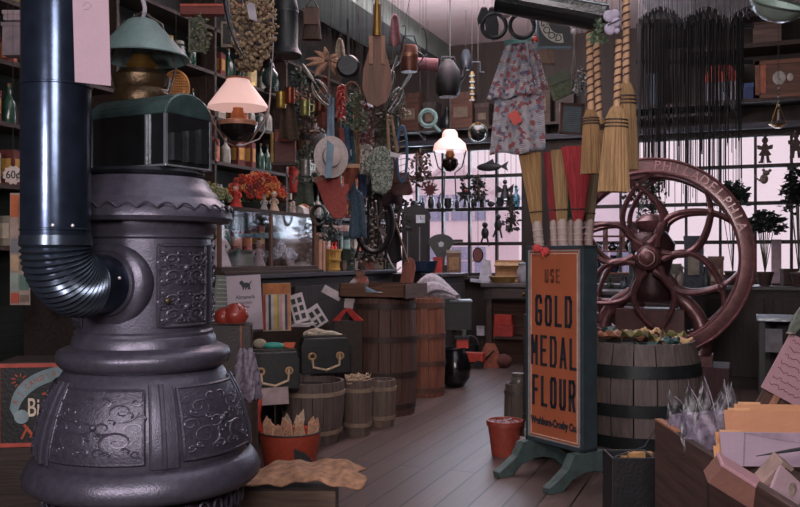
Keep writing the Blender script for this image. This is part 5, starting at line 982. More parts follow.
sprig('silvery thistle bunch hanging beside the metal tongs', 582, 92, 6.5, 8, 26, '7a7c7c', 110, 13)
t = hang('round_dial', 'round dark glass ball hanging on the back wall left of the apron', 'ornament', 478, 142, 8.6, top=20); obj('glass_ball', B().ball((0, 0, 9), 8.5, 20), M('2a2e2c', .12, .2, coat=.8), t); obj('cap', B().lathe([(3, 17), (3, 19), (0, 20)], seg=12), BRASS, t); obj('hoop', B().ring((0, 0, 9), 9.6, .7, 28, 'y'), M('77705a', .3, .6), t)
# ================================================================ brooms
STR = M('9c7c58', .9, 0, .3, 40, .9, 200, 2); 
def broom(label, px, ytop, yhead, ybot, wt, wb, d, roll=0, lean=0, col='9c7c58'):
    H_ = ybot-yhead; t = T('corn_broom', label, 'broom', px, ybot, d, A, 'corn brooms hanging by the curtain'); t.rotation_euler = (0, roll, A); st = M(col, .9, 0, .3, 60, .9, 250, 2)
    b = B()
    def shp(u, v):
        a = 2*PI*u; q = 1-v; w_ = wt+(wb-wt)*q**.8 if v < .86 else wt*(1-.75*((v-.86)/.14)**2); fr = 1+.05*math.sin(a*23)+.03*math.sin(a*41); return (w_/2*math.cos(a)*fr, (w_*.25+1)*math.sin(a)*fr, H_*v)
    b.sheet(shp, 96, 18); b.lathe([(wb*.45, 1), (0, 1)], seg=16, sy=.5); obj('bristles', b, st, t)
    for q in (.74, .78, .82): obj('binding', B().ring((0, 0, H_*q), 1, .9, 30, 'z', 6, wt/2*1.09+(wb-wt)/2*(1-q)**.8, wt*.27+1.6), M('33221e', .6), t)
    L_ = yhead-ytop; n = int(L_/3); z0_ = H_
    hd = obj('handle', B().tube([(0, 0, z0_-4)]+[(0, 0, z0_+L_*i/10) for i in range(11)], 3.4, 12), M('b08c6c', .7, 0, .2), t); b = B()
    b.tube([(3.5*math.cos(i*.55), 3.5*math.sin(i*.55), z0_+L_*i/(L_*1.5)) for i in range(int(L_*1.5))], .95, 5); obj('spiral_wrap', b, M('4a2420', .6), hd)
    cord(t, z0_+L_, z0_+L_+170, r=.5); return t
broom('front corn broom with dark spiral handle, lowest and nearest of the hanging brooms', 614, 40, 104, 192, 17, 31, 4.2, .03, 0)
broom('corn broom on the right of the cluster, hanging highest', 626, -10, 80, 170, 15, 25, 4.5, .0, 0, '8f7250')
broom('darker corn broom hanging on the left side behind the front one', 592, 30, 106, 174, 12, 22, 4.6, -.02, 0, '8a6a48')
broom('slim corn broom with pinkish handle, half hidden between two others', 601, 36, 116, 168, 12, 18, 4.9, -.04, 0, '947452')
t = hang('cloth_rosette', 'lilac and white cloth flower tied above the brooms', 'rosette', 612, 34, 4.0, top=24); b = B()
for (x, z, r) in ((-3, 18, 6), (4, 12, 5), (-2, 5, 6), (3, 20, 5), (5, 3, 3)): b.ball((x, 0, z), (r, 3, r))
obj('petals', b, M('9c94a8', .8), t); obj('tie', B().tube([(-5, -3, 8), (2, -4, 11), (8, -3, 14)], .8, 5), M('3a3444'), t)
sprig('green leafy sprig tied left of the lilac cloth flower', 600, 42, 4.05, 10, 24, '4a5c48', 120, 14)
# upright brushes in a crock behind the sign
S[0] = 1; q = P(400, 258, 5.8); q = q+RT*1.05; q.z = 0
t = thing('brush_bin', 'tall dark wooden bin behind the flour sign holding the upright brushes', 'bin', q, A)
obj('bin_bottom', B().bb(-.19, .19, -.13, .13, 0, .02), DARKW, t)
for y in (-.13, .115): obj('bin_side', B().bb(-.19, .19, y, y+.015, 0, .95), DARKW, t)
for x in (-.19, .175): obj('bin_end', B().bb(x, x+.015, -.13, .13, 0, .95), DARKW, t)
def brush(label, px, ytop, ybot, wt, wb, d, roll, col, group='upright hearth brushes'):
    L_ = ybot-ytop; t = T('hearth_brush', label, 'brush', px, ybot, d, A, group); t.rotation_euler = (0, roll, A)
    def shp(u, v): a = 2*PI*u; w_ = wb+(wt-wb)*v; fr = 1+.05*math.sin(a*19); return (w_/2*math.cos(a)*fr, (w_*.22+1.4)*math.sin(a)*fr, L_*v)
    b = B().sheet(shp, 72, 10); b.lathe([(wt*.47, L_-.5), (0, L_)], seg=16, sy=.5); obj('bristles', b, M(col, .9, 0, .3, 60, .9, 250, 2), t)
    obj('binding', B().ring((0, 0, L_*.17), 1, .7, 24, 'z', 6, (wb+(wt-wb)*.17)/2*1.07, (wb+(wt-wb)*.17)*.22+1.9), M('3a2622'), t)
    obj('ferrule', B().lathe([(wb*.48, -26), (wb*.5, 0), (wb*.4, 3)], seg=16), M('a89690', .6, 0, .1), t); b = B()
    for k in range(4): b.ring((0, 0, -24+k*6), wb*.5, .5, 16)
    mroll = -.35 if px > 575 else (.35 if px < 545 else 0)
    obj('white_wrap', b, M('c0aca8'), t); obj('stick', B().rod((0, 0, -26), (-mroll*60, 0, -180), 1.8), M('7a5a44'), t); return t
brush('tan upright brush leftmost behind the flour sign', 537, 153, 224, 22, 10, 5.74, -.1, '9c7a52'); brush('narrow red upright brush between the two tan brushes', 553, 152, 222, 10, 7, 5.86, -.06, '8c3238')
brush('tan upright brush right of the narrow red one', 562, 150, 222, 18, 10, 5.8, -.03, '9a7c58'); brush('wide bright red upright brush, largest of the brushes', 578, 147, 222, 32, 9, 5.74, .0, 'a03238')
brush('green-tipped small upright brush behind the wide red brush', 570, 188, 222, 9, 7, 5.88, 0, '2c5c4c'); brush('grey-tan upright brush at the right end of the brushes', 590, 172, 222, 13, 8, 5.85, .05, '7c6c54')
# ================================================================ back wall shelf and its goods
S[0] = 1
t = thing('wall_rack', 'dark wooden wall shelf above the left window', 'shelf', (-4.3, 10.6, 3.02), 0); obj('shelf_board', B().bb(0, 4.0, 0, .3, 0, .03), DARKW, t)
for x in (.3, 2.0, 3.7): obj('bracket', B().prism([(0, 0), (.26, 0), (.26, -.08)], x, x+.03, ax='x'), DARKW, t)
for k, (px, w_, h, c, l) in enumerate(((412, 20, 36, '4c3026', 'dark red wooden box at the left end of the shelf above the left window'), (432, 13, 26, '3c3330', 'brown box beside the dark red wooden box on the high shelf'), (463, 24, 34, '53352a', 'wide brown crate in the middle of the high shelf above the left window'), (484, 14, 22, '3b2a26', 'low dark box right of the wide brown crate on the high shelf'), (541, 22, 40, '42322b', 'tall brown box on the high shelf behind the apron'), (566, 18, 30, '3a302c', 'dark brown box at the right end of the high shelf'))):
    d = dY(px, 10.75); q = P(px, 258, d); q.z = 3.051; S[0] = d/FL; t = thing('wooden_box', l, 'box', q, 0); obj('body', B().bb(-w_/2, w_/2, -8, 8, 0, h), W(c, 0, .8), t, .004); obj('lid', B().bb(-w_/2-.5, w_/2+.5, -8.5, 8.5, h-3, h+1), W(c, 2), t); obj('paper_label', B().bb(-w_*.3, w_*.3, -8.6, -8, h*.3, h*.6), M('6a5a4c', .8), t)
for k, (px, r, h, c, l) in enumerate(((398, 6, 24, '22302e', 'dark green demijohn left of the dark red box on the high shelf'), (447, 6, 22, '1b1c20', 'black jug between the boxes on the high shelf'), (500, 8, 26, '26302f', 'squat dark jug on the high shelf behind the apron edge'))):
    d = dY(px, 10.75); q = P(px, 258, d); q.z = 3.051; S[0] = d/FL; t = thing('shelf_jug', l, 'jug', q, 0); obj('jug_body', B().lathe([(r*.8, 0), (r, 2), (r, h*.5), (r*.4, h*.75), (r*.35, h)], seg=20), M(c, .3), t); obj('handle', B().tube([(r*.35, 0, h*.95), (r*1.1, 0, h*.85), (r*.95, 0, h*.5)], .7, 6), M(c, .3), t)
t = T('paper_scroll', 'pale teal rolled cloth hanging on the back wall above the left window', 'cloth', 428, 118, 10.2); obj('roll', B().ring((0, 0, 0), 8, 2.2, 20, 'y'), M('5f7874'), t); obj('tail', B().rod((5, 0, -6), (12, 0, -14), 1.8), M('5f7874'), t); cord(t, 8)
t = hang('dark_saw', 'black iron meat grinder hanging on the back wall right of the kettle', 'tool', 466, 70, 9.8, top=20); obj('body', B().lathe([(4, 0), (6, 4), (6, 12), (3, 20)], seg=16), IRON, t); obj('crank', B().tube([(4, 0, 8), (14, 0, 8), (14, 0, -2), (18, 0, -2)], 1, 6), IRON, t)
# ================================================================ window shelf ornaments (left window)
S[0] = 1
t = thing('glass_window_shelf', 'thin glass shelf across the middle of the left window', 'shelf', (-4.48, 10.76, 2.0), 0); obj('glass_plate', B().bb(0, 1.84, 0, .12, 0, .008), GLASS, t)
for x in (.02, .92, 1.8): obj('bracket', B().bb(x, x+.012, 0, .12, -.03, 0), BLACK, t)
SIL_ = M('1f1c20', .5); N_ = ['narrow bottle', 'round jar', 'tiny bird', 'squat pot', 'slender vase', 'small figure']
def trinket(kind, px, z, y, h, where, col='262226', group=None):
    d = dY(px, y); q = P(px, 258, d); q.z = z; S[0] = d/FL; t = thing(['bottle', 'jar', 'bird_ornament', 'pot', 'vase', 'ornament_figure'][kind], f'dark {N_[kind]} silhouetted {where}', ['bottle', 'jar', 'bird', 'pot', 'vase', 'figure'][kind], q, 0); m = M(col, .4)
    if kind == 0: obj('glass', B().lathe([(2, 0), (2.4, .5), (2.4, h*.5), (.8, h*.7), (.8, h*.92)], seg=14), m, t); obj('stopper', B().ball((0, 0, h*.95), 1), m, t)
    elif kind == 1: obj('body', B().lathe([(2.5, 0), (3.5, h*.25), (3.5, h*.65), (2.4, h*.8)], seg=16), m, t); obj('lid', B().lathe([(2.7, h*.8), (2.5, h*.9), (0, h)], seg=14), m, t)
    elif kind == 2: obj('body', B().ball((0, 0, h*.4), (4, 2, h*.36)), m, t); obj('head', B().ball((-3.2, 0, h*.8), 1.7), m, t); obj('tail', B().prism([(2, h*.4), (8, h*.75), (7, h*.4)], -.8, .8), m, t); obj('stand', B().lathe([(2, 0), (1, .6), (.5, h*.2)], seg=10), m, t)
    elif kind == 3: obj('body', B().lathe([(3, 0), (4.5, h*.4), (4, h*.8), (4.6, h)], seg=16), m, t); obj('handle', B().ring((4.6, 0, h*.5), 1.8, .5, 12, 'y'), m, t)
    elif kind == 4: obj('body', B().lathe([(2, 0), (3, h*.3), (1.2, h*.6), (1, h*.85), (2, h)], seg=14), m, t); obj('sprig', B().tube([(0, 0, h*.8), (1, 0, h*1.2), (3, 0, h*1.45)], [.4, .8, .2], 5), m, t)
    else: obj('dress', B().lathe([(2.6, 0), (1, h*.55), (1.3, h*.7), (.5, h*.76)], seg=12), m, t); obj('head', B().ball((0, 0, h*.85), h*.12), m, t)
    return t
seq = [(3, 399), (5, 406), (2, 414), (0, 423), (1, 431), (4, 439), (3, 448), (0, 457), (5, 465), (1, 474), (0, 482), (2, 491), (3, 500), (5, 508), (4, 516)]
pl_ = ['at the far left of', 'second from the left on', 'third from the left on', 'fourth from the left on', 'fifth from the left on', 'sixth from the left on', 'seventh from the left on', 'in the exact middle of', 'ninth from the left on', 'tenth from the left on', 'eleventh from the left on', 'twelfth from the left on', 'third from the right on', 'second from the right on', 'at the far right of']
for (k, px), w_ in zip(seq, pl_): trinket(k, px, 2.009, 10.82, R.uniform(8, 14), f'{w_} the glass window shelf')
def hung_orn(name, label, cat, px, py, y, fn):
    d = dY(px, y); q = P(px, py, d); S[0] = d/FL; t = thing(name, label, cat, q, 0); top = fn(t); obj('thread', B().rod((0, 0, top), (0, 0, (2.78-q.z)/S[0] if q.z < 2.7 else top+4), .25, seg=4), STRING, t); return t
def maple(t):
    pts = []
    for i in range(22): a = 2*PI*i/22+.1; r = 9 if i % 2 == 0 else 5; r *= (1.15 if math.sin(a) > 0 else .8); pts.append((r*math.cos(a), r*math.sin(a)+7))
    obj('leaf_body', B().prism(pts, -.3, .3), M('54282c', .6), t); obj('stem', B().rod((0, 0, -1), (-2, 0, -7), .5), M('3a2024'), t); return 16
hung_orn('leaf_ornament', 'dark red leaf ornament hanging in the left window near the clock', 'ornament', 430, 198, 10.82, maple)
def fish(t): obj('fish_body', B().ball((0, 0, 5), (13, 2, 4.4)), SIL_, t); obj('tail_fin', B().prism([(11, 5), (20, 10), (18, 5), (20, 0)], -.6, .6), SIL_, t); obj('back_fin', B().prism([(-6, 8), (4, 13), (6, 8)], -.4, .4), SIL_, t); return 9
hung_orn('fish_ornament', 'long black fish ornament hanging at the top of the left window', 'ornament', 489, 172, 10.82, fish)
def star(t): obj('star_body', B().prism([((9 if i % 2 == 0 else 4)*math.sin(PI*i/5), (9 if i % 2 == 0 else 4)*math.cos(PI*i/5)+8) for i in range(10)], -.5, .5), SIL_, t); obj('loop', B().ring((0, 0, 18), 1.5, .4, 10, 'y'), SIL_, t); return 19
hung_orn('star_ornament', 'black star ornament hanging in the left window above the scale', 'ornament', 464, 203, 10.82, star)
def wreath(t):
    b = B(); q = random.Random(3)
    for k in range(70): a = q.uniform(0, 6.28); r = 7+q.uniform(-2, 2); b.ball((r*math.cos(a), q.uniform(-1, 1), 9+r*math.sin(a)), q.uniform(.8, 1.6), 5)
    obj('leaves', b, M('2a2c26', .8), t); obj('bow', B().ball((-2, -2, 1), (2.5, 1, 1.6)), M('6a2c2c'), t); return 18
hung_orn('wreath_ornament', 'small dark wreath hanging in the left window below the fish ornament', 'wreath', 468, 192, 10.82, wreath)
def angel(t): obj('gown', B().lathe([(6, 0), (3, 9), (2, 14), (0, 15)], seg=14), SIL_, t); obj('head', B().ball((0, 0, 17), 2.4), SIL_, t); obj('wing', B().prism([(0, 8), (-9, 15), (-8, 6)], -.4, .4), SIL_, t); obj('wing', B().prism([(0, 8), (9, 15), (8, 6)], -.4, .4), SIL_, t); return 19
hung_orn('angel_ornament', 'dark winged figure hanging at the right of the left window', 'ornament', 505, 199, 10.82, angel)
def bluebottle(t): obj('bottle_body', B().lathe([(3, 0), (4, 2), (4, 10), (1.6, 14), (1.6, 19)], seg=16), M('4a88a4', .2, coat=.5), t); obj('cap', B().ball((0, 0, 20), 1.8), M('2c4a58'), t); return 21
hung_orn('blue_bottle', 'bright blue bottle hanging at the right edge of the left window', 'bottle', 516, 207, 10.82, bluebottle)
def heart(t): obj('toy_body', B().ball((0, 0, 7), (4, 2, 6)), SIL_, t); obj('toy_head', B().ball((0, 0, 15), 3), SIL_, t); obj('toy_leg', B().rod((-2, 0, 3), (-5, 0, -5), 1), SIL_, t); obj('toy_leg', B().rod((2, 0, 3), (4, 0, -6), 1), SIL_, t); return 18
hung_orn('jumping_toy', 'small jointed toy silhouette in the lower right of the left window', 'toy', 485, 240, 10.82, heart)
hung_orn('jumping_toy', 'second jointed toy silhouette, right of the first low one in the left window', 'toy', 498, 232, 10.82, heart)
def oval(t): obj('portrait', B().lathe([(5, -.5), (5, .5)], T=Matrix.Translation((0, 0, 7)) @ Matrix.Rotation(PI/2, 4, 'X'), seg=20, sy=1.3), M('7a4a48', .6), t); obj('frame', B().ring((0, 0, 7), 1, .8, 24, 'y', 6, 5, 7), BLACK, t); return 14
hung_orn('oval_plaque', 'small oval plaque hanging low in the left window over the papers', 'plaque', 478, 262, 10.82, oval)
for k, (px, h, l) in enumerate(((478, 26, 'dark rough garland hanging down in the left window beside the back lamp'), (511, 40, 'dark dried garland hanging behind the tan upright brush'))):
    sprig(l, px, 200+k*30, 10.6, 8, h, '2c2a28', 140, 30+k)
# display shelf with vases right of brushes
t = T('vase_cabinet', 'small pale-backed wooden cabinet of dark vases right of the upright brushes', 'cabinet', 614, 262, 9.6, A); s = S[0]; WC = W('6a4638', 2)
obj('frosted_back', B().bb(-24, 24, 12, 12.3, -30, 40), PANE, t)
for x in (-24, -8, 9, 22): obj('divider', B().bb(x, x+2, 0, 13, (12 if x in (-8, 9) else -30), 40), WC, t)
for z in (-31, -12, 10, 25, 39): obj('shelf', B().bb(-24, 24, 0, 13, z, z+1.6), WC, t)
obj('stand_leg', B().bb(-22, -18, 2, 12, -(262*0+ (t.location.z/s)), -31), DARKW, t); obj('stand_leg', B().bb(18, 22, 2, 12, -(t.location.z/s), -31), DARKW, t)
for k, (x, z, r, h, c, l) in enumerate(((-16, 11.6, 4, 9, '1f2a3a', 'dark blue vase in the upper left cell'), (0, 11.6, 5, 8, '26242a', 'short black bowl vase in the upper middle cell'), (16, 11.6, 4, 11, '2c4038', 'dark green vase in the upper right cell'), (-15, -10.4, 4.4, 15, '1e2430', 'tall black-blue jug in the lower left cell'), (1, -10.4, 6.5, 17, '1c2a48', 'round navy jug in the middle cell'), (-3, -29.4, 3.4, 14, '3f4c40', 'green bottle on the bottom shelf'), (12, -29.4, 5, 15, '3c4650', 'grey-blue jug on the bottom shelf'))):
    v_ = thing('glazed_vase', f'{l} of the small wooden cabinet', 'vase', t.location+RT*(x*s)+F*(6*s)+Vector((0, 0, (z+.05)*s)), A); obj('body', B().lathe([(r*.6, 0), (r, h*.3), (r*.9, h*.5), (r*.4, h*.75), (r*.55, h)], seg=18), M(c, .25, coat=.4), v_); obj('handle', B().ring((r*.8, 0, h*.65), h*.16, .5, 12, 'y'), M(c, .25, coat=.4), v_)
# ================================================================ right side: fringe curtain, shelf, ornaments
t = T('fringe_curtain', 'long dark string curtain with a silvery scalloped fringe, before the right window', 'curtain', 696, 215, 7.7); s = S[0]
top = (4.15-t.location.z)/s; b = B(); q = random.Random(2)
for k in range(170):
    x = -58+118*k/189+q.uniform(-.6, .6); y = q.uniform(-2, 2); z0_ = q.uniform(-4, 50) if q.random() < .45 else q.uniform(60, 150); sw = q.uniform(-1, 1)
    b.tube([(x+sw, y, z0_), (x+sw*.4, y, (z0_+160)/2), (x, y, 196)], .35 if k % 4 else .7, 4)
o = obj('dark_strings', b, M('0e0f11', .8), t); o['kind'] = 'stuff'
b = B()
for k in range(90):
    x = -58+112*k/89; z0_ = 193+12*abs(math.sin((x+58)/112*PI*2.5))+q.uniform(-3, 3); b.tube([(x+q.uniform(-.5, .5), -4, z0_), (x, -4, 235)], .34, 4)
o = obj('silver_fringe', b, M('66676b', .5, .2), t); o['kind'] = 'stuff'
b = B()
for k in range(110):
    x = -58+112*k/109; z1_ = 196+12*abs(math.sin((x+58)/112*PI*2.5)); b.tube([(x, -2, z1_), (x, -2, z1_-9-4*math.sin(x))], .8, 4)
o = obj('dark_fringe', b, M('131418', .7), t); o['kind'] = 'stuff'
obj('curtain_rod', B().rod((-62, 0, 236), (64, 0, 236), 2), DARKW, t)
for x in (-60, 60): obj('rod_cord', B().rod((x, 0, 236), (x, 0, top), .6), STRING, t)
b = B()
for k, z in enumerate((196, 160)): b.box((0, 3+k*2, z-6), (118, 1, 5))
obj('net_band', b, M('17181c', .8), t)
# goods shelf high right
d = dY(770, 10.5); t = thing('high_shelf', 'dark shelf high above the right window holding boxes', 'shelf', (-1.3, 10.5, 3.12), 0); S[0] = 1; obj('shelf_board', B().bb(0, 2.6, 0, .38, 0, .04), DARKW, t)
for x in (.1, 1.2, 2.4): obj('bracket', B().prism([(0, 0), (.36, 0), (.36, -.12)], x, x+.04, ax='x'), DARKW, t)
def hs(name, label, cat, px, y=10.7): d = dY(px, y); q = P(px, 258, d); q.z = 3.165; S[0] = d/FL; return thing(name, label, cat, q, 0)
t = hs('toy_drum', 'white striped box with a red pointed top behind the string curtain', 'box', 722); b = B(); b.bb(-17, 17, -8, 8, 0, 20); obj('box_body', b, M('8d8c94', .7), t); obj('red_top', B().prism([(-19, 20), (19, 20), (8, 36), (-10, 36)], -9, 9), M('9c3428', .6), t)
for k in range(7): obj('blue_stripe', B().bb(-16+k*5, -14+k*5, -8.6, -8, 0, 20), M('3c3f50'), t)
t = hs('brown_box', 'wide brown framed wooden box on the high right shelf', 'box', 781); obj('box_body', B().bb(-23, 26, -8, 8, 0, 38), W('5a3c30', 0), t, .004); obj('frame', B().bb(-24, 27, -9.5, -8, 34, 38).bb(-24, 27, -9.5, -8, 0, 4).bb(-24, -20, -9.5, -8, 0, 38).bb(23, 27, -9.5, -8, 0, 38), W('6a4636', 0), t)
obj('printed_mark', B().ball((-2, -8.4, 20), (6, .5, 7)).ball((8, -8.4, 20), (3, .5, 4)), M('a09a94'), t); obj('orange_end', B().bb(-20, -14, -8.7, -8, 6, 34), M('94523c'), t)
t = hs('blue_box', 'small deep blue box beside the wide brown box on the high right shelf', 'box', 748); obj('box_body', B().bb(-5, 5, -7, 7, 0, 16), M('1f3058', .6), t, .003); obj('lid', B().bb(-5.4, 5.4, -7.4, 7.4, 13, 17), M('28406a'), t)
t = hs('dark_blue_tin', 'dull blue tin behind the left part of the string curtain', 'tin', 655); obj('tin_body', B().bb(-8, 10, -6, 6, 0, 32), M('26384a', .5), t, .003); obj('lid', B().bb(-8.4, 10.4, -6.4, 6.4, 28, 33), M('33485a', .5), t)
# upper boxes
t = thing('top_rack', 'upper dark plank near the ceiling at the top right carrying a brown crate', 'shelf', (-.6, 10.4, 3.72), 0); S[0] = 1; obj('plank', B().bb(0, 1.8, 0, .45, 0, .05), DARKW, t)
for x in (.1, 1.6): obj('bracket', B().prism([(0, 0), (.45, 0), (.45, -.1)], x, x+.04, ax='x'), DARKW, t)
d = dY(770, 10.6); q = P(768, 258, d); q.z = 3.771; S[0] = d/FL; t = thing('flat_crate', 'flat grey-brown crate on the plank near the ceiling at the top right', 'crate', q, 0); obj('body', B().bb(-14, 12, -8, 8, 0, 20), W('5f4a44', 0), t, .004); obj('lid_board', B().bb(-15, 13, -9, 9, 20, 22), W('54403a', 0), t)
# pale dish and ring at the top right
t = hang('enamel_basin', 'pale green enamel basin hanging tilted at the top right corner', 'basin', 775, 12, 4.6, top=8, x=10); t.rotation_euler = (.5, .15, A); obj('basin_body', B().lathe([(12, -8), (22, -2), (28, 8), (27, 8), (21, -1), (11, -7), (0, -7)], seg=36), M('7f9088', .3, .1, .15, coat=.3), t); obj('rim', B().ring((0, 0, 8), 27.6, 1.2, 40), M('2c3430', .4), t); obj('handle', B().tube([(-22, 0, 2), (-30, 0, 0), (-30, -2, -8), (-24, 0, -4)], 1, 6), M('1c2224', .4), t)
t = hang('metal_ring', 'pale metal ring hanging at the right edge near the top', 'ring', 798, 18, 5.6, top=18); obj('ring_body', B().ring((0, 0, 9), 8, 1.2, 30, 'y'), M('9a9698', .3, .6), t); obj('hook', B().tube([(0, 0, 17), (2, 0, 19), (0, 0, 21)], .7, 6), M('5f5c5e', .4, .5), t)
t = hang('brass_dish', 'small brass scale dish hanging above the gingerbread figures', 'dish', 778, 128, 9.0, top=26); obj('dish', B().lathe([(3, 0), (9, 4), (8.4, 4), (0, .8)], seg=24), BRASS, t)
for a in (0, 2.1, 4.2): obj('chain', B().rod((8.6*math.cos(a), 8.6*math.sin(a), 4), (0, 0, 26), .3, seg=4), BRASS, t)
t = hang('bead_tassel', 'thin string of silver beads hanging over the wide brown box', 'beads', 779, 112, 8.6, top=34); b = B()
for k in range(8): b.ball((0, 0, 2+k*4.4), 1.4 if k % 2 else .9, 8)
obj('beads', b, M('8c9092', .3, .6), t); obj('tassel', B().lathe([(1.6, -8), (.8, 0), (0, 2)], seg=10), M('6a6c70'), t)
def ginger(t):
    m = M('3c2a28', .7)
    obj('figure_body', B().prism([(-3, 8), (-6, 3), (-3.6, 2), (-4.5, -3), (-6, -3.5), (-6, -5), (-1.6, -5), (-1, 2), (1, 2), (1.6, -5), (6, -5), (6, -3.5), (4.5, -3), (3.6, 2), (6, 3), (3, 8), (7, 9), (7.4, 13), (5.4, 13), (3, 12), (1.5, 15), (-1.5, 15), (-3, 12), (-5.4, 13), (-7.4, 13), (-7, 9)], -.6, .6), m, t)
    obj('figure_head', B().ball((0, 0, 17.5), (3, 1, 3.2)), m, t); obj('hat', B().lathe([(3, 19.6), (1.6, 20), (1.4, 22.4), (0, 22.4)], seg=12), m, t); return 22
hung_orn('gingerbread_figure', 'dark man-shaped cut-out hanging in the right window, left of a similar one', 'ornament', 765, 158, 10.5, ginger); hung_orn('gingerbread_figure', 'dark man-shaped cut-out at the right edge of the picture', 'ornament', 796, 153, 10.5, ginger)
def mouse(t): m = M('6f625c', .8); obj('mouse_body', B().ball((0, 0, 4), (4, 3, 5)), m, t); obj('mouse_head', B().ball((2, 0, 10), (3.4, 2.6, 2.8)), m, t); obj('ear', B().ball((5.5, 0, 12.4), (1.6, .6, 1.6)), m, t); obj('ear', B().ball((-.5, 0, 13), (1.5, .6, 1.5)), m, t); obj('tail', B().tube([(-3, 0, 2), (-7, 0, 5), (-9, 0, 9)], [1, .7, .4], 6), m, t); return 13
hung_orn('mouse_ornament', 'grey mouse ornament below the left man-shaped cut-out in the right window', 'ornament', 764, 183, 10.5, mouse)
# plants by the right window on a dark cabinet
cabinet('side_cabinet', 'dark low cabinet with goods under the right window behind the mill', -.35, 1.5, 9.4, 10.2, 1.05, face='y', panels=3)
def plant(label, px, py, y, r, h, col, n, seed, pot='3a2824'):
    d = dY(px, y); q = P(px, py, d); S[0] = d/FL; g = (q.z-1.052)/S[0]; q.z = 1.052; t = thing('potted_plant', label, 'plant', q, A); rr_ = random.Random(seed)
    obj('pot', B().lathe([(5, 0), (8, 12), (8.6, 12), (8.6, 14), (7, 14), (0, 13)], seg=22), M(pot, .7), t); b = B(); st = B()
    for k in range(n):
        a = rr_.uniform(0, 6.283); e = rr_.uniform(-.6, 1.5); L_ = r*rr_.uniform(.1, 1.05); c = Vector((L_*math.cos(a)*math.cos(e), L_*math.sin(a)*math.cos(e)*.7, g+h/2+L_*math.sin(e)*h/r/2)); dv = Vector((math.cos(a), math.sin(a), rr_.uniform(-.8, .8))).normalized()*rr_.uniform(4, 8); sd = dv.cross(Vector((rr_.uniform(-1, 1), rr_.uniform(-1, 1), 1))).normalized()*2.6
        b.add([c, c+dv*.5+sd, c+dv, c+dv*.5-sd], [(0, 1, 2, 3)])
        if k % 60 == 0: st.rod((0, 0, 12), c, .4, seg=4)
    o = obj('leaves', b, M(col, .6, 0, .5, 60), t); o['kind'] = 'stuff'; obj('stems', st, M('3c4434'), t); return t
plant('bushy dark green potted plant in the right window beside the wheel', 733, 212, 9.75, 13, 30, '2f4038', 500, 1); plant('round bushy dark plant right of the flywheel in the right window', 765, 240, 9.6, 17, 28, '2c3630', 600, 2); plant('dark leafy plant at the right edge of the picture', 799, 226, 9.5, 16, 60, '252c28', 700, 3)
t = thing('white_post', 'pale upright card standing on the dark cabinet below the round plant', 'card', P(776, 258, 9.1), A); t.location.z = 1.052; S[0] = 9.85/FL; obj('card_sheet', B().bb(-4, 5, 0, 1, 0, 42), M('b7a3ae', .8), t); obj('foot', B().bb(-5, 6, -3, 4, 0, 1.4), DARKW, t)
for k, (px, w_, h, c, l) in enumerate(((748, 9, 8, '7a3a30', 'rust red box on the dark cabinet beside the wheel rim'), (789, 14, 16, '4a3a34', 'dull brown box on the dark cabinet at the right edge'))):
    q = P(px, 258, dY(px, 9.8)); q.z = 1.052; S[0] = 9.1/FL; t = thing('small_box', l, 'box', q, A); obj('body', B().bb(-w_/2, w_/2, -4, 4, 0, h), M(c, .7), t, .003); obj('lid', B().bb(-w_/2-.4, w_/2+.4, -4.4, 4.4, h-2, h+.5), M(c, .6), t)
t = thing('chrome_rail_table', 'black side table with a bright edge right of the mill', 'table', (.12, 7.1, 0), 0); S[0] = 1
obj('tabletop', B().bb(0, .9, 0, .5, .85, .88), BLACK, t, .004); obj('edge_strip', B().bb(0, .9, -.012, 0, .855, .88), M('8a9096', .25, .7), t)
for x in (.02, .84):
    for y in (.03, .44): obj('leg', B().bb(x, x+.04, y, y+.04, 0, .85), BLACK, t)
obj('lower_panel', B().bb(0.03, .87, .46, .48, .05, .85), M('1c1a1c', .6), t); obj('grey_notice', B().bb(.06, .18, -.016, -.012, .62, .8), M('5f5c62', .7), t)
# goods behind the wheel, on the window sill level
cabinet('mill_cabinet', 'dark cabinet directly behind the coffee mill, covered with dusty goods', -1.75, -.45, 8.9, 9.5, 1.0, face='y', panels=2)
for k, (px, w_, h, c, l) in enumerate(((640, 20, 40, '33403c', 'dark green glass-fronted box behind the mill hub'), (668, 24, 26, '5a5c50', 'dusty grey-green crate behind the mill wheel'), (694, 18, 54, '38404a', 'tall slate coloured box behind the right side of the wheel'), (716, 14, 34, '5c4038', 'brown box behind the rim of the wheel'))):
    d = dY(px, 9.2); q = P(px, 258, d); q.z = 1.002; S[0] = d/FL; t = thing('stock_box', l, 'box', q, 0); obj('body', B().bb(-w_/2, w_/2, -8, 8, 0, h), M(c, .6, 0, .4, 30), t, .004); obj('lid', B().bb(-w_/2-.6, w_/2+.6, -8.6, 8.6, h-3, h+1), M(c, .5), t); obj('paper_label', B().bb(-w_*.3, w_*.3, -8.5, -8, h*.3, h*.65), M('8a8478', .8), t)
for k, (px, c, l) in enumerate(((655, '3f5248', 'green jug standing between the boxes behind the mill wheel'), (681, '7a746c', 'pale jug between the crate and the slate box behind the wheel'), (706, '2f3a40', 'dark jug beside the brown box behind the rim'))):
    d = dY(px, 9.15); q = P(px, 258, d); q.z = 1.002; S[0] = d/FL; t = thing('counter_jug', l, 'jug', q, 0); obj('jug_body', B().lathe([(3.6, 0), (5, 4), (5, 14), (2, 20), (2.4, 25)], seg=18), M(c, .3), t); obj('handle', B().tube([(2, 0, 23), (6, 0, 21), (5, 0, 12)], .7, 6), M(c, .3), t)
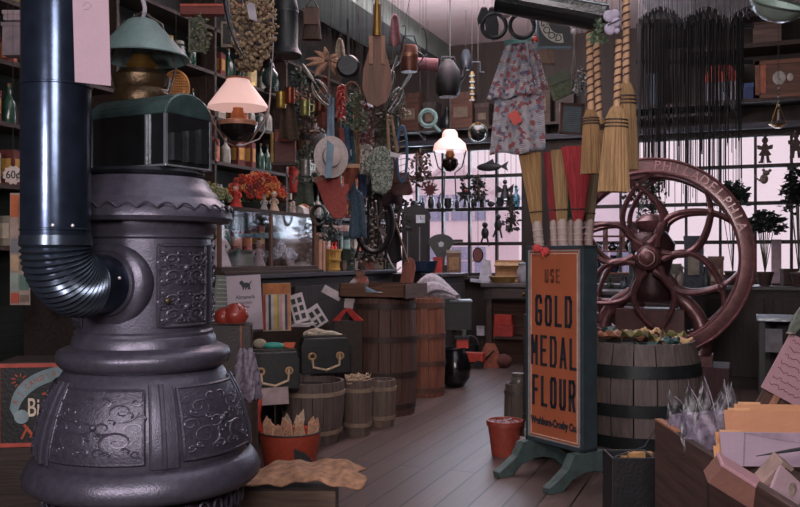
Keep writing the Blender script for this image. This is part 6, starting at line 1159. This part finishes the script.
for k, (px, py, c) in enumerate(((652, 215, '46564e'), (640, 200, '2e2624'))):
    sprig(('dusty green foliage bunch hanging behind the top of the wheel', 'dark brown foliage bunch hanging behind the brooms')[k], px, py, 8.2+.7*k, 18, 40, c, 260, 50+k)
# ================================================================ right foreground
t = thing('packing_crate', 'worn dark brown wooden crate full of envelopes at the bottom right', 'crate', Vector((0, 0, 0))+F*2.32+RT*1.07, A); S[0] = 1
WB = W('3f2c28', 1, .7, .5, 25)
obj('end_board', B().bb(0, .03, 0, 1.25, 0, .66), WB, t, .004); obj('end_board', B().bb(1.0, 1.03, 0, 1.25, 0, .66), WB, t, .004)
obj('back_board', B().bb(.03, 1.0, 1.22, 1.25, 0, .66), W('6a4a3c', 0), t, .004); obj('front_board', B().bb(.03, 1.0, 0, .03, 0, .62), W('4a342e', 0), t, .004); obj('bottom', B().bb(.03, 1.0, .03, 1.22, .1, .13), WB, t)
obj('top_edge', B().bb(.0, .032, 1.0, 1.252, .659, .666), W('8a5c44', 1), t)
for y0, y1 in ((.3, .32), (.62, .64)): obj('stencil_mark', B().bb(-.002, 0, y0, y1, .2, .6), M('241816', .8), t)
obj('packed_fill', B().sheet(lambda u, v: (.03+.97*u, .03+1.18*v, .46+.03*math.sin(u*17)*math.sin(v*15)), 20, 20), M('5c4640', .9, 0, .4, 20), t)
def ic(name, label, cat, px, py, d, rot=(0, 0), rz=0, group=None):
    t = T(name, label, cat, px, py, d, A+rz, group); t.rotation_euler = (rot[0], rot[1], A+rz); return t
fl_ = ('tan manila folder at the back of the crate, highest of the four', 'wide tan folder second from the back of the crate', 'orange-tan folder with a corner showing at the left of the lilac paper', 'lowest tan folder corner under the lilac paper')
for k, (px, py, d, w_, h, c) in enumerate(((738, 448, 3.05, 90, 44, 'ad7c5c'), (728, 458, 2.98, 95, 48, 'a8765a'), (717, 452, 2.92, 40, 20, 'b07c54'), (715, 466, 2.88, 40, 20, 'b58258'))):
    t = ic('manila_folder', fl_[k], 'folder', px, py, d, (-.3, 0), -.08); obj('folder_sheet', B().bb(0, w_, 0, 1.4, 0, h), M(c, .8, 0, .05), t, .001); obj('tab', B().bb(4, 26, -.3, 1, h-1, h+2), M('b08462', .8), t)
t = ic('lilac_envelope', 'large folded lilac paper in front of the tan folders', 'envelope', 723, 466, 2.84, (-.35, 0), -.06); obj('sheet', B().bb(0, 100, 0, 1.4, 0, 34), M('8f7c8c', .8, 0, .05), t, .001); obj('crease', B().rod((20, -.6, 1), (25, -.6, 33), .5), M('6f5e6c'), t); obj('flap', B().prism([(24, 33), (100, 33), (100, 22), (60, 26)], -1, 0), M('877484', .8), t)
t = ic('black_pen', 'thin black tapering stick lying on the lilac paper', 'stick', 757, 456, 2.7, (0, -.13)); obj('shaft', B().tube([(0, 0, 0), (30, 0, 1), (70, 0, 2)], [.4, 1.6, 2.6], 8), M('1c1a20'), t); obj('tip', B().ball((0, 0, 0), .7), BLACK, t)
bgs = ((686, 437, 3.42, 44, -.28, 24, .2, 'leftmost cellophane bag'), (697, 444, 3.35, 54, -.1, 22, -.1, 'second cellophane bag from the left, with crumpled top'), (706, 450, 3.2, 66, .02, 22, .1, 'tallest pointed cellophane bag in the middle'), (716, 446, 3.3, 58, .12, 20, -.2, 'narrow cellophane bag just right of the tallest one'), (698, 458, 3.2, 46, -.35, 20, .3, 'short cellophane bag slumped over the crate edge'), (724, 443, 3.35, 54, .16, 26, 0, 'cellophane bag leaning right against the tan folders'))
for k, (px, py, d, h, r, w_, rz, l) in enumerate(bgs):
    t = ic('cellophane_bag', l+' in the dark brown crate', 'bag', px, py, d, (-.12, r), rz)
    def bag(u, v, w_=w_*1.25, h=h*1.05, k=k): a = 2*PI*u; q_ = (1-.9*v**2.0); return (w_/2*math.cos(a)*q_*(1+.12*math.sin(7*a+9*v+k)), w_*.09*math.sin(a)*q_+1.6*math.sin(11*v+k+3*a), h*(v-.1*v*v*math.cos(a+k)))
    obj('bag_film', B().sheet(bag, 30, 12), CELLO, t); obj('grey_contents', B().sheet(lambda u, v: tuple(c*.88 for c in bag(u, v*.6)), 18, 6), M('837786', .45, 0, .6, 30), t); obj('white_edge', B().tube([bag(.02, q_/8) for q_ in range(9)], .5, 5), M('94899a', .4), t)
t = ic('pink_carton', 'long pink topped cardboard carton lying slanted across the crate front', 'box', 745, 486, 2.6, (.3, .56), .0); obj('body', B().bb(-37, 38, -12, 12, -14, 9), M('704c44', .8, 0, .1), t, .003); obj('pink_lid', B().bb(-38, 39, -13, 13, 8, 12), M('a47c86', .7, 0, .06), t, .003)
t = ic('tan_small_box', 'small open tan box behind the pink carton', 'box', 768, 478, 2.62, (.3, .6), .2); obj('body', B().bb(-8, 8, -10, 10, -10, 24), M('86706a', .8), t, .003); obj('dark_window', B().bb(-1, 7, -10.8, -10, -4, 20), M('33262a', .6), t)
t = ic('picture_card', 'pale pink printed card leaning at the bottom right corner', 'card', 784, 492, 2.55, (-.5, .75), .1); obj('card_sheet', B().bb(-16, 20, -2, 2, -14, 22), M('98808a', .8, 0, .05), t, .002); obj('sketch', B().ball((6, -2.4, 8), (5, .4, 8)), M('7a6a66', .8, 0, .6, 40), t)
# sign on a stake
t = T('pricing_placard', 'tilted pink handwritten placard on a wooden stake at the right edge', 'placard', 774, 408, 4.0, A); t.rotation_euler = (0, .5, A); s = S[0]
obj('card_sheet', B().bb(-22, 24, -1, 0, 12, 74), M('ab8690', .8, 0, .05), t, .001); q = random.Random(9)
for k in range(7):
    pts = []; x = -17
    while x < 18+q.uniform(-6, 2): pts.append((x, -1.4, 68-k*8+q.uniform(-1.6, 2))); x += 1.6
    obj('handwriting', B().tube(pts, .32, 4), M('7a3a44', .8), t)
obj('stake', B().bb(-5, 1, .5, 4, -70, 30), W('a0705c', 2), t, .002); obj('rear_board', B().bb(-16, 18, 5, 8, -150, 20), W('4c352f', 2), t, .003); 
t = T('leaf_spray', 'grey-green striped leaves tied at the top of the pink placard', 'leaves', 796, 328, 3.95); b = B()
for k in range(7): b.tube(bez((-8+k, 0, -6), (-2+k*2, -1, 12), (8+k*2.5, 0, 26-k*2), 6), [1, 1.6, 2, 2, 1.5, .8, .3], 6)
obj('leaf_blades', b, M('5a6058', .6, 0, .4, 60), t); obj('tie', B().ring((-6, 0, -5), 3, .8, 12), M('8a7c74'), t)
t = thing('dark_bin', 'low black box on the floor between the flour sign foot and the brown crate', 'box', P(634, 258, 3.9), A); t.location.z = 0; S[0] = 3.9/FL; zb2 = (H-(458-258)*3.9/FL)/S[0]
obj('box_body', B().bb(-22, 22, 0, 3, 0, zb2).bb(-22, 22, 37, 40, 0, zb2).bb(-22, -19, 3, 37, 0, zb2).bb(19, 22, 3, 37, 0, zb2).bb(-19, 19, 3, 37, 2, 5), M('15161a', .5, 0, .3), t, .004); obj('wire_rim', B().tube([(-22, 0, zb2), (10, -2, zb2+12), (22, 0, zb2+30)], .7, 6), M('3c3f46', .4, .4), t)
for k in range(3):
    t = T('yellow_block', ('yellow-orange wooden block on top of the black box', 'small yellow block tilted against the other block', 'dull tan block under the yellow blocks')[k], 'block', 641+k*3-3*(k == 1)*4, 462+k, 4.02+.04*k, A+.3*k); t.location.z = zb2*3.9/FL-.06-.01*k; obj('block_body', B().bb(-12+k*2, 12-k*2, 0, 8, 0, 12-k*3), M(('b08456', 'a87a4c', '9a7c5e')[k], .7), t, .003); obj('end_grain', B().bb(12-k*2, 12.4-k*2, 0, 8, 0, 12-k*3), M('8a6844'), t)
# ================================================================ more of the crowded hanging stock
def ladle(label, px, py, d, roll, col='7a7a78', L_=46):
    t = hang('soup_ladle', label, 'ladle', px, py, d, top=None); t.rotation_euler = (0, roll, A); m = M(col, .3, .7)
    obj('bowl', B().lathe([(0, 0), (4, 1), (6, 5), (5.6, 5), (3.6, 1.6), (0, 1)], seg=18), m, t); obj('handle', B().tube([(6, 0, 5), (7, 0, 20), (5, 0, L_), (3, 0, L_+3), (1, 0, L_)], [1.1, .8, .8, .7, .6], 6), m, t); cord(t, L_, x=3); return t
ladle('dull metal ladle hanging left of the black skillet', 320, 100, 5.9, .1); ladle('dark iron ladle hanging between the skillet and the bellows', 360, 108, 6.1, -.05, '35363a', 60); ladle('pale metal ladle hanging right of the bellows tip', 393, 66, 6.3, .2, '8c8c88', 40); ladle('small dark ladle hanging above the pink rolled cloth', 420, 60, 7.4, 0, '3a3c40', 30)
def rag(label, px, py, d, w_, h, col, name='hanging_cloth', ph=0, pat=None):
    t = hang(name, label, 'cloth', px, py, d, top=h); obj('cloth', B().sheet(lambda u, v: ((-w_/2+w_*u)*(.45+.55*(1-v)**.6), 2.2*math.sin(u*9+ph+v*2)*(1-.6*v), h*v+1.5*math.sin(u*7+ph)*(1-v)), 16, 12), pat or M(col, .85, 0, .35, 50), t, thick=.003); obj('top_knot', B().ball((0, 0, h), (2.4, 2, 2)), M(col, .85), t); return t
GI = pattern_mat('gingham', ['5f2f30', '8a8484', '6f3c3a', '4a2c30'], 60)
rag('dusty red gingham cloth hanging between the skillet and the bellows', 366, 150, 6.4, 18, 44, '6b3434', pat=GI); rag('dark teal cloth hanging right of the red pepper string', 348, 150, 6.7, 14, 50, '2c4248', ph=2); rag('rust coloured cloth hanging behind the blue ribbon', 325, 128, 6.6, 16, 50, '663830', ph=1)
rag('grey-blue cloth hanging right of the red mitten', 358, 238, 6.2, 18, 46, '3f5262', ph=3); rag('dark plum cloth hanging behind the speckled oven mitt', 392, 205, 6.9, 20, 46, '3c2a30', ph=4); rag('drab green cloth hanging before the wall shelves left of the white hat', 305, 205, 7.0, 18, 44, '3c463c', ph=5)
rag('brown burlap cloth hanging beneath the black bucket', 288, 140, 6.9, 20, 40, '4c3c30', ph=6); rag('black cloth hanging just left of the mantel clock', 393, 262, 9.3, 18, 44, '1d1c20', ph=7); rag('faded pinkish cloth beside the copper pot', 395, 46, 6.9, 12, 30, '6f4c50', ph=8)
rag('cream speckled cloth high beside the corn husks', 340, 66, 6.5, 12, 26, '8a7c6c', ph=9)
def rope_coil(label, px, py, d, r, col): t = hang('rope_coil', label, 'rope', px, py, d, top=2*r+2); [obj('coil', B().ring((q*.8, q, r), r-q*.6, 1.1, 26, 'y', 6, .7, 1), M(col, .85), t) for q in range(3)]; return t
rope_coil('coil of tan rope hanging left of the bellows', 352, 104, 6.5, 11, '77604a'); rope_coil('coil of dark rope hanging over the tan suitcase', 318, 225, 7.6, 10, '3d342e'); rope_coil('coil of grey rope hanging by the harness', 386, 235, 7.4, 12, '5c5852')
t = hang('tin_funnel', 'dull tin funnel hanging above the grey-green herb bunch', 'funnel', 366, 108, 6.6, top=20); obj('cone', B().lathe([(8, 0), (2.4, 10), (1.4, 18), (1, 18), (2, 10), (7.4, 0), (8, 0)], seg=22), M('66686a', .35, .7), t); obj('loop', B().ring((0, 0, 19), 1.6, .4, 10, 'y'), IRON, t)
t = hang('wicker_basket', 'small brown wicker basket hanging above the red canister', 'basket', 303, 150, 7.4, top=22); obj('basket_body', B().lathe([(6, 0), (9, 9), (8.4, 9), (5.4, 1), (0, 1)], seg=22), M('5c4430', .8, 0, .5, 90, .9, 150), t); obj('handle', B().tube([(-8.6, 0, 9), (-6, 0, 18), (0, 0, 22), (6, 0, 18), (8.6, 0, 9)], .7, 6), M('4a3626'), t)
t = hang('iron_trivet', 'black lacy iron trivet hanging right of the tin mugs', 'trivet', 318, 98, 6.9, top=20); obj('outer_ring', B().ring((0, 0, 10), 8, 1, 24, 'y'), IRON, t)
for k in range(4): obj('inner_scroll', B().ring((4*math.cos(k*PI/2), 0, 10+4*math.sin(k*PI/2)), 3, .7, 16, 'y'), IRON, t)
t = hang('bell_cluster', 'string of small brass bells hanging before the wall right of the black kettle', 'bells', 472, 100, 8.8, top=34)
for k in range(5): obj('bell', B().lathe([(3, k*6), (2.6, k*6+1.6), (1.4, k*6+4.4), (0, k*6+4.8)], seg=12), M('5f5034', .35, .7), t)
t = hang('brown_jacket', 'dark brown canvas bag hanging high beside the left ceiling beam', 'bag', 312, 40, 6.2, top=34); obj('bag_body', B().sheet(lambda u, v: ((10-4*v)*math.cos(6.283*u), 5*math.sin(6.283*u), 32*v), 24, 8), M('3f2f28', .8, 0, .4, 40), t); obj('flap', B().prism([(-7, 14), (7, 14), (8, 30), (-8, 30)], -6.6, -5.6), M('54382c'), t); obj('strap', B().tube([(-6, 0, 32), (0, 0, 44), (6, 0, 32)], .9, 6), M('33241e'), t)
t = hang('lantern_globe', 'dull green glass lantern hanging right of the beige seed heads', 'lantern', 270, 92, 6.2, top=34); obj('globe', B().lathe([(4, 4), (8, 10), (8, 18), (4, 24)], seg=22), M('34504a', .2, 0, .2, coat=.6), t); obj('base', B().lathe([(6, 0), (6, 3), (4, 4.4)], seg=18), IRON, t); obj('cap', B().lathe([(5, 24), (4, 28), (1, 32), (0, 34)], seg=18), IRON, t)
# pale goods along the sill behind the flour sign and small stock on the far counter
for k, (x, y, c, l) in enumerate(((-3.4, 9.05, '7a3a34', 'red'), (-3.3, 9.2, '8c8478', 'cream'), (-3.75, 9.1, '3d5248', 'green'), (-3.85, 9.4, '5c4a3c', 'brown'))):
    t = thing('spice_tin', f'small {l} spice tin at the near edge of the far end counter', 'tin', on(x, y, 1.162), .2*k); S[0] = 1; obj('tin_body', B().bb(-.04, .04, -.025, .025, 0, .11), M(c, .5), t, .003); obj('lid', B().bb(-.043, .043, -.028, .028, .1, .12), M('6a665c', .4, .5), t)
for k in range(6):
    c, l = (('5a4a40', 'dark brown'), ('7a7268', 'grey'), ('48382f', 'walnut coloured'), ('6a3c32', 'rusty'), ('3f4642', 'slate green'), ('857a6a', 'cream'))[k]
    t = thing('counter_box', f'{l} small box on the left counter between the baskets and the clock', 'box', on(-3.85+.06*(k % 2), 8.0+.14*k+(.1 if k > 2 else 0), 1.212), .15*k-.3); S[0] = 1; obj('body', B().bb(-.06, .06, -.05, .05, 0, .1+.03*(k % 3)), M(c, .7), t, .003); obj('lid', B().bb(-.063, .063, -.053, .053, .09+.03*(k % 3), .105+.03*(k % 3)), M(c, .6), t)
